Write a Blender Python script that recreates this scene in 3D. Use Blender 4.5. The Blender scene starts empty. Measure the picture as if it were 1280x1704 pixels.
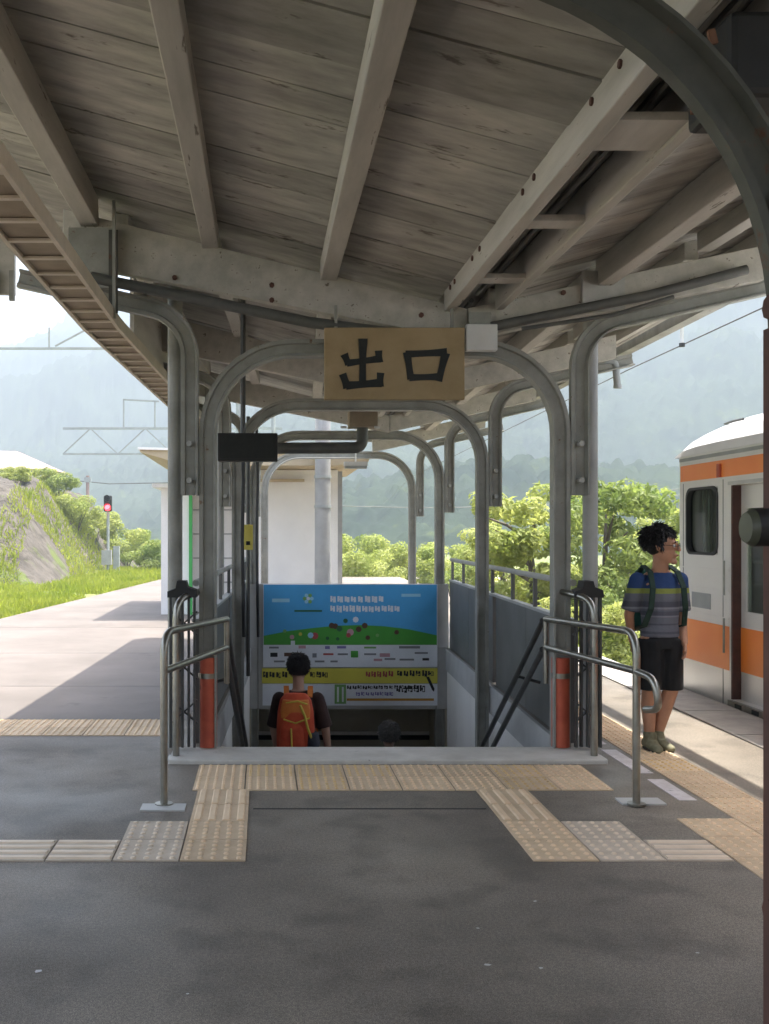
import bpy, bmesh, math, random
from mathutils import Vector, Matrix, noise, Quaternion
random.seed(7)
R = math.radians
scene = bpy.context.scene
COL = scene.collection

# ------------------------------------------------------------------ camera
F, VX, VY, CH = 1700.0, 440.0, 885.0, 1.5          # focal (px of the 1280x1704 photo), vanishing point, eye height
cam = bpy.data.cameras.new('camera')
cam.sensor_fit = 'VERTICAL'; cam.sensor_height = 36.0
cam.lens = F / 1704.0 * 36.0
cam.shift_x = (640.0 - VX) / 1704.0
cam.shift_y = (VY - 852.0) / 1704.0
cam.clip_start = 0.05; cam.clip_end = 6000
camo = bpy.data.objects.new('camera', cam); COL.objects.link(camo)
camo.location = (0, 0, CH); camo.rotation_euler = (R(90), 0, 0)
scene.camera = camo

# ------------------------------------------------------------------ sky, sun, exposure
SUN = Vector((0.254, 0.06, 1.0)).normalized()
w = bpy.data.worlds.new('World'); scene.world = w; w.use_nodes = True
wn = w.node_tree; wn.nodes.clear()
sky = wn.nodes.new('ShaderNodeTexSky'); sky.sky_type = 'NISHITA'; sky.sun_disc = False
sky.sun_elevation = math.asin(SUN.z); sky.sun_rotation = math.atan2(SUN.x, SUN.y)
sky.air_density = 0.8; sky.dust_density = 5.0; sky.ozone_density = 1.0
bg = wn.nodes.new('ShaderNodeBackground'); bg.inputs['Strength'].default_value = 0.15
wo = wn.nodes.new('ShaderNodeOutputWorld')
wn.links.new(sky.outputs[0], bg.inputs[0]); wn.links.new(bg.outputs[0], wo.inputs[0])
sl = bpy.data.lights.new('sun', 'SUN'); sl.energy = 3.3; sl.angle = R(0.53); sl.color = (1.0, 0.95, 0.87)
so = bpy.data.objects.new('sun', sl); COL.objects.link(so)
so.rotation_euler = SUN.to_track_quat('Z', 'Y').to_euler(); so.location = (20, 5, 60)
scene.view_settings.view_transform = 'Standard'; scene.view_settings.look = 'None'
scene.view_settings.exposure = 2.68; scene.view_settings.gamma = 1.0
scene.view_settings.use_curve_mapping = False
scene.render.engine = 'CYCLES'
cy = scene.cycles
cy.use_denoising = True; cy.denoiser = 'OPENIMAGEDENOISE'
cy.max_bounces = 8; cy.diffuse_bounces = 4; cy.glossy_bounces = 3; cy.transmission_bounces = 4
cy.transparent_max_bounces = 12; cy.volume_bounces = 0
cy.sample_clamp_indirect = 8.0; cy.caustics_reflective = False; cy.caustics_refractive = False

# ------------------------------------------------------------------ helpers
def P(px, py, Y):
    "world point seen at photo pixel (px, py) when it stands Y metres down the platform"
    return Vector(((px - VX) / F * Y, Y, CH - (py - VY) / F * Y))
def sh(Y, k=0.04):
    "the platform bends gently to the right beyond the first frame"
    return k * max(0.0, Y - 7.0)

class MB:
    def __init__(s): s.v = []; s.f = []; s.m = []; s.cur = 0
    def add(s, vs, fs):
        o = len(s.v); s.v += [tuple(v) for v in vs]
        s.f += [tuple(i + o for i in f) for f in fs]; s.m += [s.cur] * len(fs); return s
    def hexa(s, c):   # 8 corners: bottom 4 (ccw), top 4
        return s.add(c, [(3,2,1,0),(4,5,6,7),(0,1,5,4),(1,2,6,5),(2,3,7,6),(3,0,4,7)])
    def box(s, x0, x1, y0, y1, z0, z1):
        return s.hexa([(x0,y0,z0),(x1,y0,z0),(x1,y1,z0),(x0,y1,z0),(x0,y0,z1),(x1,y0,z1),(x1,y1,z1),(x0,y1,z1)])
    def beam(s, a, b, wd, ht, up=(0,0,1)):
        a = Vector(a); b = Vector(b); d = (b - a).normalized(); u = Vector(up)
        sd = d.cross(u).normalized(); u = sd.cross(d).normalized()
        c = []
        for q in (-1, 1):
            c += [a - sd*wd/2 + u*ht/2*q, b - sd*wd/2 + u*ht/2*q, b + sd*wd/2 + u*ht/2*q, a + sd*wd/2 + u*ht/2*q]
        return s.hexa([c[3],c[2],c[1],c[0],c[7],c[6],c[5],c[4]])
    def prism(s, poly, fn, d0, d1):   # poly in (u, v); fn(u, v, d) -> point
        n = len(poly)
        vs = [fn(u, v, d0) for u, v in poly] + [fn(u, v, d1) for u, v in poly]
        return s.add(vs, [tuple(range(n))[::-1], tuple(range(n, 2*n))] + [(i, (i+1) % n, n + (i+1) % n, n + i) for i in range(n)])
    def tube(s, path, r, n=10, cap=True):
        path = [Vector(p) for p in path]; rs = r if isinstance(r, (list, tuple)) else [r] * len(path)
        t0 = (path[1] - path[0]).normalized()
        u = t0.orthogonal().normalized(); vs = []
        for i, p in enumerate(path):
            a = path[max(i-1, 0)]; b = path[min(i+1, len(path)-1)]
            t = (b - a).normalized(); u = (u - t * u.dot(t)).normalized(); w_ = t.cross(u)
            vs += [p + (u*math.cos(2*math.pi*k/n) + w_*math.sin(2*math.pi*k/n)) * rs[i] for k in range(n)]
        m = len(path)
        fs = [(i*n+k, i*n+(k+1) % n, (i+1)*n+(k+1) % n, (i+1)*n+k) for i in range(m-1) for k in range(n)]
        if cap: fs += [tuple(range(n))[::-1], tuple(range((m-1)*n, m*n))]
        return s.add(vs, fs)
    def sweep(s, path, prof, Y):      # planar path of (x, z) in the plane y = Y; prof of (a, b): a in-plane normal, b along y
        m = len(path); n = len(prof); vs = []
        for i, (x, z) in enumerate(path):
            a = Vector(path[max(i-1, 0)]); b = Vector(path[min(i+1, m-1)]); t = (b - a).normalized()
            nx, nz = -t.y, t.x
            vs += [(x + nx*pa, Y + pb, z + nz*pa) for pa, pb in prof]
        fs = [(i*n+k, i*n+(k+1) % n, (i+1)*n+(k+1) % n, (i+1)*n+k) for i in range(m-1) for k in range(n)]
        fs += [tuple(range(n))[::-1], tuple(range((m-1)*n, m*n))]
        return s.add(vs, fs)
    def ball(s, c, r, nu=12, nv=8, sc=(1,1,1), rot=None):
        vs = []; c = Vector(c)
        for j in range(nv+1):
            th = math.pi * j / nv
            for k in range(nu):
                ph = 2*math.pi*k/nu
                p = Vector((math.sin(th)*math.cos(ph)*sc[0], math.sin(th)*math.sin(ph)*sc[1], math.cos(th)*sc[2])) * r
                if rot: p = rot @ p
                vs.append(c + p)
        fs = []
        for j in range(nv):
            for k in range(nu):
                q = (j*nu+k, j*nu+(k+1) % nu, (j+1)*nu+(k+1) % nu, (j+1)*nu+k)
                fs.append(q[:3][::-1] if j == nv-1 else ((q[0], q[3], q[2]) if j == 0 else q[::-1]))
        return s.add(vs, fs)
    def mesh(s, name, mats, smooth=False):
        me = bpy.data.meshes.new(name); me.from_pydata(s.v, [], s.f)
        for m in (mats if isinstance(mats, (list, tuple)) else [mats]): me.materials.append(m)
        if any(s.m): me.polygons.foreach_set('material_index', s.m)
        bm = bmesh.new(); bm.from_mesh(me); bmesh.ops.recalc_face_normals(bm, faces=bm.faces); bm.to_mesh(me); bm.free()
        if smooth:
            me.polygons.foreach_set('use_smooth', [True] * len(me.polygons))
            try: me.set_sharp_from_angle(angle=R(40))
            except Exception: pass
        me.update(); return me
    def build(s, name, mats, parent=None, smooth=False, bevel=0, **kw):
        o = bpy.data.objects.new(name, s.mesh(name, mats, smooth)); COL.objects.link(o)
        if parent is not None:
            o.parent = parent
            o.matrix_parent_inverse = parent.matrix_world.inverted() if parent.type == 'EMPTY' and parent.parent is None and False else Matrix()
            base = parent_origin(parent)
            if base.length > 0: o.location = -base
        if bevel:
            b = o.modifiers.new('bevel', 'BEVEL'); b.width = bevel; b.segments = 2; b.limit_method = 'ANGLE'
        tag(o, **kw); return o
def parent_origin(p):
    v = Vector((0, 0, 0))
    while p is not None: v += p.location; p = p.parent
    return v
def tag(o, label=None, cat=None, group=None, kind=None):
    if label: o['label'] = label
    if cat: o['category'] = cat
    if group: o['group'] = group
    if kind: o['kind'] = kind
    return o
def thing(name, label, cat, loc=(0,0,0), group=None):
    o = bpy.data.objects.new(name, None); COL.objects.link(o); o.location = loc
    o.empty_display_size = 0.1
    return tag(o, label, cat, group)
def link(name, me, parent, loc=(0,0,0), rot=(0,0,0), sc=(1,1,1)):
    "a piece that shares its mesh; loc in world coordinates"
    o = bpy.data.objects.new(name, me); COL.objects.link(o); o.parent = parent
    o.location = Vector(loc) - parent_origin(parent); o.rotation_euler = rot; o.scale = sc
    return o

# ------------------------------------------------------------------ materials
def mat(name, c1, c2=None, scale=4.0, rough=0.7, metal=0.0, bump=0.0, bscale=None, spec=0.4, stretch=None, spots=None, detail=6, dist=0.01, rand=0.0):
    "c1/c2 blended by world-space noise; spots = (colour, scale, threshold) a second layer of stains, chips or rust"
    m = bpy.data.materials.new(name); m.use_nodes = True; t = m.node_tree; nd = t.nodes; L = t.links
    b = nd['Principled BSDF']; b.inputs['Roughness'].default_value = rough; b.inputs['Metallic'].default_value = metal
    b.inputs['Specular IOR Level'].default_value = spec
    if c2 is None and not spots and not bump:
        b.inputs['Base Color'].default_value = (*c1, 1); return m
    c2 = c2 or c1
    geo = nd.new('ShaderNodeNewGeometry'); mp = nd.new('ShaderNodeMapping')
    if stretch: mp.inputs['Scale'].default_value = stretch
    L.new(geo.outputs['Position'], mp.inputs['Vector'])
    n = nd.new('ShaderNodeTexNoise'); n.inputs['Scale'].default_value = scale; n.inputs['Detail'].default_value = detail; n.inputs['Roughness'].default_value = 0.62
    L.new(mp.outputs[0], n.inputs['Vector'])
    cr = nd.new('ShaderNodeValToRGB'); cr.color_ramp.elements[0].position = 0.34; cr.color_ramp.elements[1].position = 0.68
    cr.color_ramp.elements[0].color = (*c1, 1); cr.color_ramp.elements[1].color = (*c2, 1)
    L.new(n.outputs['Fac'], cr.inputs[0]); col = cr.outputs[0]
    if spots:
        sc, ss, th = spots
        n2 = nd.new('ShaderNodeTexNoise'); n2.inputs['Scale'].default_value = ss; n2.inputs['Detail'].default_value = 5; n2.inputs['Roughness'].default_value = 0.7
        L.new(mp.outputs[0], n2.inputs['Vector'])
        r2 = nd.new('ShaderNodeValToRGB'); r2.color_ramp.elements[0].position = th; r2.color_ramp.elements[1].position = th + 0.06
        L.new(n2.outputs['Fac'], r2.inputs[0])
        mx = nd.new('ShaderNodeMix'); mx.data_type = 'RGBA'; mx.inputs[7].default_value = (*sc, 1)
        L.new(r2.outputs[0], mx.inputs[0]); L.new(col, mx.inputs[6]); col = mx.outputs[2]
    if rand:
        oi = nd.new('ShaderNodeObjectInfo'); mr = nd.new('ShaderNodeMapRange'); mr.inputs['To Min'].default_value = 1 - rand; mr.inputs['To Max'].default_value = 1 + rand
        L.new(oi.outputs['Random'], mr.inputs[0]); mm = nd.new('ShaderNodeMix'); mm.data_type = 'RGBA'; mm.blend_type = 'MULTIPLY'; mm.inputs[0].default_value = 1
        cb = nd.new('ShaderNodeCombineColor')
        for k in range(3): L.new(mr.outputs[0], cb.inputs[k])
        L.new(col, mm.inputs[6]); L.new(cb.outputs[0], mm.inputs[7]); col = mm.outputs[2]
    L.new(col, b.inputs['Base Color'])
    if bump:
        nb = nd.new('ShaderNodeTexNoise'); nb.inputs['Scale'].default_value = bscale or scale * 4; nb.inputs['Detail'].default_value = 4
        L.new(mp.outputs[0], nb.inputs['Vector'])
        bp = nd.new('ShaderNodeBump'); bp.inputs['Strength'].default_value = bump; bp.inputs['Distance'].default_value = dist
        L.new(nb.outputs['Fac'], bp.inputs['Height']); L.new(bp.outputs[0], b.inputs['Normal'])
    return m
def emit(name, c, s):
    m = bpy.data.materials.new(name); m.use_nodes = True; b = m.node_tree.nodes['Principled BSDF']
    b.inputs['Base Color'].default_value = (*c, 1); b.inputs['Emission Color'].default_value = (*c, 1); b.inputs['Emission Strength'].default_value = s; return m
def leafmat(name, c1, c2, scale=1.5):
    m = mat(name, c1, c2, scale, rough=0.55, spec=0.25, detail=3); nd = m.node_tree.nodes; L = m.node_tree.links
    b = nd['Principled BSDF']; tr = nd.new('ShaderNodeBsdfTranslucent'); mx = nd.new('ShaderNodeMixShader'); mx.inputs[0].default_value = 0.45
    src = b.inputs['Base Color'].links[0].from_socket
    hs = nd.new('ShaderNodeHueSaturation'); hs.inputs['Value'].default_value = 1.6; hs.inputs['Saturation'].default_value = 1.1
    L.new(src, hs.inputs['Color']); L.new(hs.outputs[0], tr.inputs['Color'])
    L.new(b.outputs[0], mx.inputs[1]); L.new(tr.outputs[0], mx.inputs[2]); L.new(mx.outputs[0], nd['Material Output'].inputs['Surface']); return m
def glass(name, tint, refl=0.25):
    m = bpy.data.materials.new(name); m.use_nodes = True; t = m.node_tree; nd = t.nodes; nd.remove(nd['Principled BSDF'])
    a = nd.new('ShaderNodeBsdfTransparent'); a.inputs[0].default_value = (*tint, 1); g = nd.new('ShaderNodeBsdfGlossy'); g.inputs['Roughness'].default_value = 0.03
    mx = nd.new('ShaderNodeMixShader'); mx.inputs[0].default_value = refl
    t.links.new(a.outputs[0], mx.inputs[1]); t.links.new(g.outputs[0], mx.inputs[2]); t.links.new(mx.outputs[0], nd['Material Output'].inputs[0]); return m

M = {}
M['asphalt'] = mat('asphalt', (0.158,0.137,0.110), (0.237,0.205,0.166), 1.3, rough=0.55, bump=0.35, bscale=240, spots=((0.36,0.35,0.33), 42, 0.70), dist=0.004, detail=12)
am = M['asphalt']; nd = am.node_tree.nodes; L_ = am.node_tree.links; pb = nd['Principled BSDF']
src = pb.inputs['Base Color'].links[0].from_socket; ps_ = nd['Mapping'].outputs[0]
def _noise(sc, det, lo, hi, a, b):
    n = nd.new('ShaderNodeTexNoise'); n.inputs['Scale'].default_value = sc; n.inputs['Detail'].default_value = det; L_.new(ps_, n.inputs['Vector'])
    m = nd.new('ShaderNodeMapRange'); m.inputs[1].default_value = lo; m.inputs[2].default_value = hi; m.inputs[3].default_value = a; m.inputs[4].default_value = b; L_.new(n.outputs['Fac'], m.inputs[0]); return m.outputs[0]
fac = None
for s_ in (_noise(70, 4, .40, .60, .86, 1.14), _noise(240, 2, .40, .60, .60, 1.42), _noise(.6, 6, .38, .62, .74, 1.2), _noise(3.1, 7, .36, .48, .74, 1.0)):
    if fac is None: fac = s_
    else:
        q = nd.new('ShaderNodeMath'); q.operation = 'MULTIPLY'; L_.new(fac, q.inputs[0]); L_.new(s_, q.inputs[1]); fac = q.outputs[0]
vm = nd.new('ShaderNodeVectorMath'); vm.operation = 'SCALE'; L_.new(src, vm.inputs[0]); L_.new(fac, vm.inputs['Scale']); L_.new(vm.outputs[0], pb.inputs['Base Color'])
L_.new(_noise(.8, 5, .35, .65, .42, .72), pb.inputs['Roughness'])
M['concrete_edge'] = mat('concrete_edge', (0.30,0.29,0.27), (0.42,0.40,0.37), 5, rough=0.8, bump=0.3, bscale=60, dist=0.004)
M['paving'] = mat('pinkish_paving', (0.130,0.112,0.098), (0.185,0.161,0.143), 0.9, rough=0.7, bump=0.3, bscale=160, spots=((0.12,0.104,0.092), 1.1, 0.62), dist=0.003, detail=10)
M['curb'] = mat('curb_concrete', (0.50,0.48,0.43), (0.62,0.60,0.55), 6, rough=0.75, bump=0.2, bscale=50, spots=((0.22,0.21,0.18), 9, 0.66), dist=0.003)
M['tile'] = mat('tactile_tile', (0.74,0.55,0.35), (0.84,0.65,0.44), 9, rough=0.6, spots=((0.25,0.21,0.16), 14, 0.66), rand=0.10)
M['tile_y'] = mat('tactile_tile_ochre', (0.66,0.46,0.21), (0.72,0.55,0.31), 7, rough=0.6, spots=((0.26,0.20,0.12), 16, 0.66), rand=0.16)
M['tile_w'] = mat('tactile_tile_pale', (0.70,0.575,0.43), (0.80,0.67,0.52), 9, rough=0.5, spots=((0.30,0.26,0.22), 14, 0.68), rand=0.06)
M['grime'] = mat('dark_tile_base', (0.56,0.42,0.27), (0.66,0.51,0.345), 9, rough=0.7, rand=0.1)  # base of the tile, darker than its raised dots and bars
M['tile_base_w'] = mat('dark_pale_tile_base', (0.50,0.42,0.325), (0.60,0.51,0.405), 9, rough=0.7, rand=0.08)  # base of the pale tile, a step darker than its relief
M['white_line'] = mat('worn_white_paint', (0.55,0.50,0.50), (0.70,0.66,0.66), 12, rough=0.7, spots=((0.25,0.24,0.24), 18, 0.62))
M['board'] = mat('painted_ceiling_board', (0.22,0.212,0.194), (0.41,0.392,0.352), 2.6, rough=0.75, bump=0.25, bscale=30, stretch=(0.6,2.8,2.8), spots=((0.11,0.095,0.078), 3.4, 0.615), rand=0.22, dist=0.006)
M['timber'] = mat('painted_timber', (0.38,0.365,0.325), (0.52,0.50,0.45), 3.0, rough=0.7, bump=0.2, bscale=40, stretch=(3,0.4,3), spots=((0.15,0.125,0.10), 6, 0.625), dist=0.003)
M['steel'] = mat('grey_green_steel_paint', (0.22,0.22,0.195), (0.32,0.32,0.29), 5, rough=0.5, spots=((0.15,0.085,0.05), 11, 0.645), bump=0.12, bscale=60, dist=0.003)
M['steel_l'] = mat('pale_steel_paint', (0.34,0.34,0.32), (0.44,0.44,0.42), 5, rough=0.45, spots=((0.22,0.13,0.07), 9, 0.655))
M['steel_d'] = mat('dark_rusty_steel', (0.05,0.051,0.042), (0.085,0.083,0.068), 6, rough=0.6, spots=((0.10,0.045,0.025), 6, 0.60))
M['rust'] = mat('red_brown_rust_and_shade', (0.07,0.032,0.026), (0.12,0.055,0.04), 9, rough=0.75)  # rust of posts and bolts; also the shade painted on the door jambs
M['rust_b'] = mat('orange_rust', (0.10,0.042,0.022), (0.17,0.085,0.05), 14, rough=0.8)
M['roofsheet'] = mat('roof_sheet', (0.20,0.19,0.175), (0.27,0.26,0.24), 3, rough=0.7)
M['dark'] = mat('black_paint', (0.012,0.012,0.012), (0.022,0.022,0.022), 5, rough=0.55)
M['conduit'] = mat('dark_conduit', (0.07,0.072,0.068), (0.11,0.11,0.10), 7, rough=0.5)
M['stainless'] = mat('stainless_tube', (0.27,0.26,0.225), (0.36,0.35,0.31), 12, rough=0.30, metal=0.9)
M['railpaint'] = mat('dark_handrail', (0.05,0.05,0.048), (0.08,0.08,0.075), 12, rough=0.4)
M['panel'] = mat('grey_parapet_panel', (0.105,0.105,0.10), (0.14,0.14,0.132), 3, rough=0.5)
M['wallpale'] = mat('pale_stair_wall', (0.76,0.74,0.70), (0.84,0.82,0.78), 2.0, rough=0.7, spots=((0.60,0.57,0.52), 2.4, 0.62), stretch=(1,1,0.35))
M['wallgrey'] = mat('grey_render', (0.38,0.38,0.37), (0.46,0.46,0.445), 3.5, rough=0.8)
M['underpass'] = mat('underpass_wall', (0.46,0.42,0.32), (0.54,0.50,0.39), 3, rough=0.8)
M['red'] = mat('red_rubber', (0.42,0.075,0.04), (0.55,0.12,0.06), 7, rough=0.55, spots=((0.18,0.05,0.035), 6, 0.64))
M['sign'] = mat('sign_board', (0.27,0.195,0.10), (0.33,0.245,0.135), 6, rough=0.6, spots=((0.27,0.21,0.13), 9, 0.66))
M['ink'] = mat('sign_ink', (0.008,0.009,0.008), (0.014,0.016,0.014), 30, rough=0.6)
M['whitebox'] = mat('pale_plate', (0.50,0.50,0.48), (0.58,0.58,0.56), 4, rough=0.5)
M['bwall'] = mat('white_building_wall', (0.80,0.78,0.765), (0.86,0.84,0.825), 2.5, rough=0.8, bump=0.1, bscale=25)
M['bslab'] = mat('tan_roof_slab', (0.46,0.37,0.25), (0.56,0.47,0.34), 2, rough=0.8)
M['bpole'] = mat('concrete_pole', (0.30,0.30,0.30), (0.38,0.38,0.38), 4, rough=0.8)
M['green'] = mat('green_paint', (0.05,0.32,0.08), (0.07,0.38,0.10), 4, rough=0.5)
M['teal'] = mat('teal_mesh_paint', (0.03,0.22,0.17), (0.05,0.28,0.22), 4, rough=0.5)
M['yellow'] = mat('yellow_plate', (0.50,0.42,0.08), (0.58,0.50,0.12), 5, rough=0.5)
M['ballast'] = mat('ballast', (0.22,0.19,0.16), (0.36,0.32,0.28), 14, rough=0.9, bump=0.8, bscale=18, dist=0.05)
M['ground'] = mat('meadow_ground', (0.10,0.14,0.035), (0.20,0.22,0.07), 0.35, rough=0.95, spots=((0.24,0.21,0.14), 0.22, 0.60))
M['rock'] = mat('rock_slope', (0.055,0.048,0.040), (0.12,0.105,0.088), 0.9, rough=0.9, bump=1.0, bscale=1.6, spots=((0.085,0.11,0.025), 0.42, 0.50), stretch=(1,1,0.6), dist=0.35)
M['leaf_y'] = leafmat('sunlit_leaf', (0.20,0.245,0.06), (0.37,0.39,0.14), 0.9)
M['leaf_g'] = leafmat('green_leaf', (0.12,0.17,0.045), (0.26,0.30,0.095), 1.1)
M['grass'] = leafmat('grass_blade', (0.19,0.24,0.035), (0.31,0.33,0.07), 0.5)
M['bark'] = mat('bark', (0.08,0.065,0.05), (0.14,0.115,0.09), 7, rough=0.9)
M['forest'] = mat('far_forest', (0.010,0.020,0.012), (0.034,0.050,0.026), 0.06, rough=0.95, spec=0.02, spots=((0.045,0.062,0.022), 0.10, 0.60), detail=10)
M['galv'] = mat('galvanised_steel', (0.28,0.30,0.30), (0.36,0.38,0.38), 3, rough=0.5)
M['train'] = mat('train_stainless', (0.74,0.72,0.68), (0.80,0.78,0.74), 1.5, rough=0.28, metal=0.25, bump=0.06, bscale=2.2, dist=0.02)
M['train_o'] = mat('train_orange_band', (0.92,0.24,0.03), (0.95,0.29,0.045), 2, rough=0.32, spec=0.5)
M['train_r'] = mat('train_roof', (0.62,0.62,0.62), (0.70,0.70,0.70), 2, rough=0.5)
M['train_in'] = mat('train_interior', (0.42,0.42,0.33), (0.50,0.50,0.40), 2, rough=0.6)
M['rubber'] = mat('window_rubber', (0.02,0.02,0.02), (0.03,0.03,0.03), 4, rough=0.6)
M['seat'] = mat('seat_fabric', (0.03,0.09,0.12), (0.05,0.12,0.16), 8, rough=0.9)
M['teal_refl'] = mat('teal_reflection', (0.10,0.34,0.30), (0.14,0.40,0.36), 4, rough=0.8)  # colour of the reflection painted behind the cab window
M['winglass'] = glass('window_glass', (0.62,0.66,0.62), 0.10)
M['ladder'] = mat('brown_tray_board', (0.24,0.19,0.135), (0.33,0.265,0.19), 5, rough=0.7)
M['rung'] = mat('tray_rung', (0.50,0.44,0.36), (0.60,0.53,0.44), 6, rough=0.6)
M['tin'] = mat('lamp_tin', (0.05,0.052,0.034), (0.085,0.087,0.06), 9, rough=0.4)
M['roofpink'] = mat('house_roof_tiles', (0.26,0.17,0.155), (0.34,0.235,0.21), 1.2, rough=0.7)
M['redlamp'] = emit('signal_red', (1.0, 0.03, 0.04), 3.0)

# ================================================================== THE SETTING
# ground sheet to the horizon (track level)
g = MB(); n = 24; ext = 1650
E = ext; hx0, hx1, hy0, hy1 = -2.0, 3.6, 5.0, 19.0      # the stairwell passes through the ground here
for q in ([(-E,-E),(E,-E),(E,hy0),(-E,hy0)], [(-E,hy1),(E,hy1),(E,E),(-E,E)], [(-E,hy0),(hx0,hy0),(hx0,hy1),(-E,hy1)], [(hx1,hy0),(E,hy0),(E,hy1),(hx1,hy1)]): g.add([(x, y, -1.12) for x, y in q], [(0,1,2,3)])
g.build('ground', M['ground'], kind='structure')
tb = MB()
tb.add([(3.9,-30,-1.10),(11.0,-30,-1.10),(13.5,60,-1.10),(4.6,60,-1.10)], [(0,1,2,3)])
tb.build('track_bed', M['ballast'], kind='structure')
tb = MB(); tb.add([(-30,-30,-.35),(-5.0,-30,-.20),(-2.2,44,-.20),(-30,44,-.35)], [(0,1,2,3)]); tb.add([(-30,44,-.35),(-2.2,44,-.20),(-1.2,75,-1.11),(-30,75,-1.11)], [(0,1,2,3)])
tb.build('verge', M['ground'], kind='structure')
tb = MB(); tb.add([(-30,-30,-.34),(-5.0,-30,-.19),(-4.6,13,-.19),(-30,13,-.34)], [(0,1,2,3)])
tb.build('bounce_sheet', M['ballast'], kind='structure')  # unseen sheet added to keep green bounce light off the roof boards

# platform, with the stair opening left free
def XL(Y): return -5.4 + 0.088 * (Y - 8)
def XR(Y): return 3.95 + sh(Y, 0.02)
HL, HR, HY0, HY1 = -0.44, 2.12, 7.0, 13.25
p = MB()
def row(y0, y1, a, b):
    p.add([(a(y0),y0,0),(b(y0),y0,0),(b(y1),y1,0),(a(y1),y1,0)], [(0,1,2,3)])
hl = lambda y: HL + sh(y); hr = lambda y: HR + sh(y)
for y0, y1 in ((-26, HY0), (HY1, 24), (24, 34)): row(y0, y1, XL, XR)
for i in range(4):
    a_, b_ = HY0 + (HY1-HY0)*i/4, HY0 + (HY1-HY0)*(i+1)/4
    row(a_, b_, XL, hl); row(a_, b_, hr, XR)
ys = (-26, 7, 13.25, 24, 34)
for y0, y1 in zip(ys, ys[1:]):
    p.add([(XL(y0),y0,0),(XL(y1),y1,0),(XL(y1),y1,-1.15),(XL(y0),y0,-1.15)], [(0,1,2,3)])
    p.add([(XR(y0),y0,0),(XR(y1),y1,0),(XR(y1),y1,-1.15),(XR(y0),y0,-1.15)], [(0,1,2,3)])
p.add([(XL(34),34,0),(XR(34),34,0),(XR(34),34,-1.15),(XL(34),34,-1.15)], [(0,1,2,3)])
platform = p.build('platform', M['asphalt'], kind='structure')
pv = MB()
for a_, b_ in ((8.16, 10.2), (10.2, 13.25), (13.25, 20), (20, 33.9)): pv.add([(XL(a_)+.03,a_,.004),(-.66+sh(a_),a_,.004),(-.66+sh(b_),b_,.004),(XL(b_)+.03,b_,.004)], [(0,1,2,3)])
pv.build('paving', M['paving'], platform)
# edge stones along the right platform edge
es = MB().box(-0.25, 0.25, -0.49, 0.49, -0.03, 0.012).mesh('edge_stone', M['concrete_edge'])
for i in range(16):
    y = -2 + i
    link('edge_stone', es, platform, (XR(y) - 0.26, y, 0), (0, 0, -0.01 if y < 7 else -0.02))

# tactile tiles
TX, TY = 0.306, 0.318
def tile_mesh(kind, m):
    b = MB(); hx, hy = TX/2 - 0.004, TY/2 - 0.004; top = 0.006
    b.cur = 1; b.box(-hx, hx, -hy, hy, -0.012, top); b.cur = 0
    if kind.startswith('dot'):
        k = 6 if kind == 'dots' else 5; r = 0.012 if k == 6 else 0.0155
        for i in range(k):
            for j in range(k):
                x = -hx + (i + .5) * 2*hx/k; y = -hy + (j + .5) * 2*hy/k
                vs = [(x + r*math.cos(a), y + r*math.sin(a), top - .001) for a in [q*math.pi/3 for q in range(6)]]
                vs += [(x + r*.6*math.cos(a), y + r*.6*math.sin(a), top + .007) for a in [q*math.pi/3 for q in range(6)]]
                b.add(vs, [(6,7,8,9,10,11)] + [(q, (q+1) % 6, 6 + (q+1) % 6, 6 + q) for q in range(6)])
    else:
        for i in range(4):
            if kind == 'barx':
                y = -hy + (i + .5) * 2*hy/4; b.prism([(y-.021, top-.001), (y+.021, top-.001), (y+.013, top+.007), (y-.013, top+.007)], lambda u, v, d: (d, u, v), -hx+.008, hx-.008)
            else:
                x = -hx + (i + .5) * 2*hx/4; b.prism([(x-.021, top-.001), (x+.021, top-.001), (x+.013, top+.007), (x-.013, top+.007)], lambda u, v, d: (u, d, v), -hy+.008, hy-.008)
    return b.mesh('tactile_tile', [m, M['grime'] if m is not M['tile_w'] else M['tile_base_w']])
TM = {(k, m): tile_mesh(k, M[m]) for k in ('dots', 'dotb', 'barx', 'bary') for m in ('tile', 'tile_y', 'tile_w')}
def tile(kind, x, y, m='tile'):
    link('tactile_tile', TM[(kind, m)], platform, (x, y, 0.0), (0, 0, random.uniform(-.006, .006)))
for i in range(8):                      # double strip before the stairs
    for j in range(2):
        tile('dots', -0.42 + TX*(i+.5), 5.915 + TY*(j+.5), 'tile_y' if i in (2, 6) or (i, j) in ((3, 1), (1, 1)) else 'tile')
y0 = 5.915
for j in range(2):                      # legs of the U
    tile('bary', -0.235, y0 - TY*(j+.5)); tile('bary', 1.375, y0 - TY*(j+.5))
for j in range(2, 4):
    for i in range(2):
        tile('dotb', -0.235 - TX*i, y0 - TY*(j+.5), 'tile_w' if i else 'tile')
        tile('dotb', 1.375 + TX*i, y0 - TY*(j+.5), 'tile_w' if i else 'tile')
for i in range(5): tile('barx', -0.235 - TX*(i+2), y0 - TY*3.5, 'tile_w')
tile('barx', 1.375 + TX*2, y0 - TY*3.5, 'tile_w')
for j in range(3): tile('dotb', 2.30, 5.33 - TY*(j+.5), 'tile')
for i in range(34):                     # along the right platform edge
    yy = 3.2 + TY*(i+.5); tile('dots', 2.605 + sh(yy, .012), yy, 'tile_y' if i % 7 == 3 else 'tile')
for i in range(9):                      # crosswise strip on the left
    for j in range(2): tile('dots', -.88 - TX*i, 7.50 + TY*(j+.5), 'tile')
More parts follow.
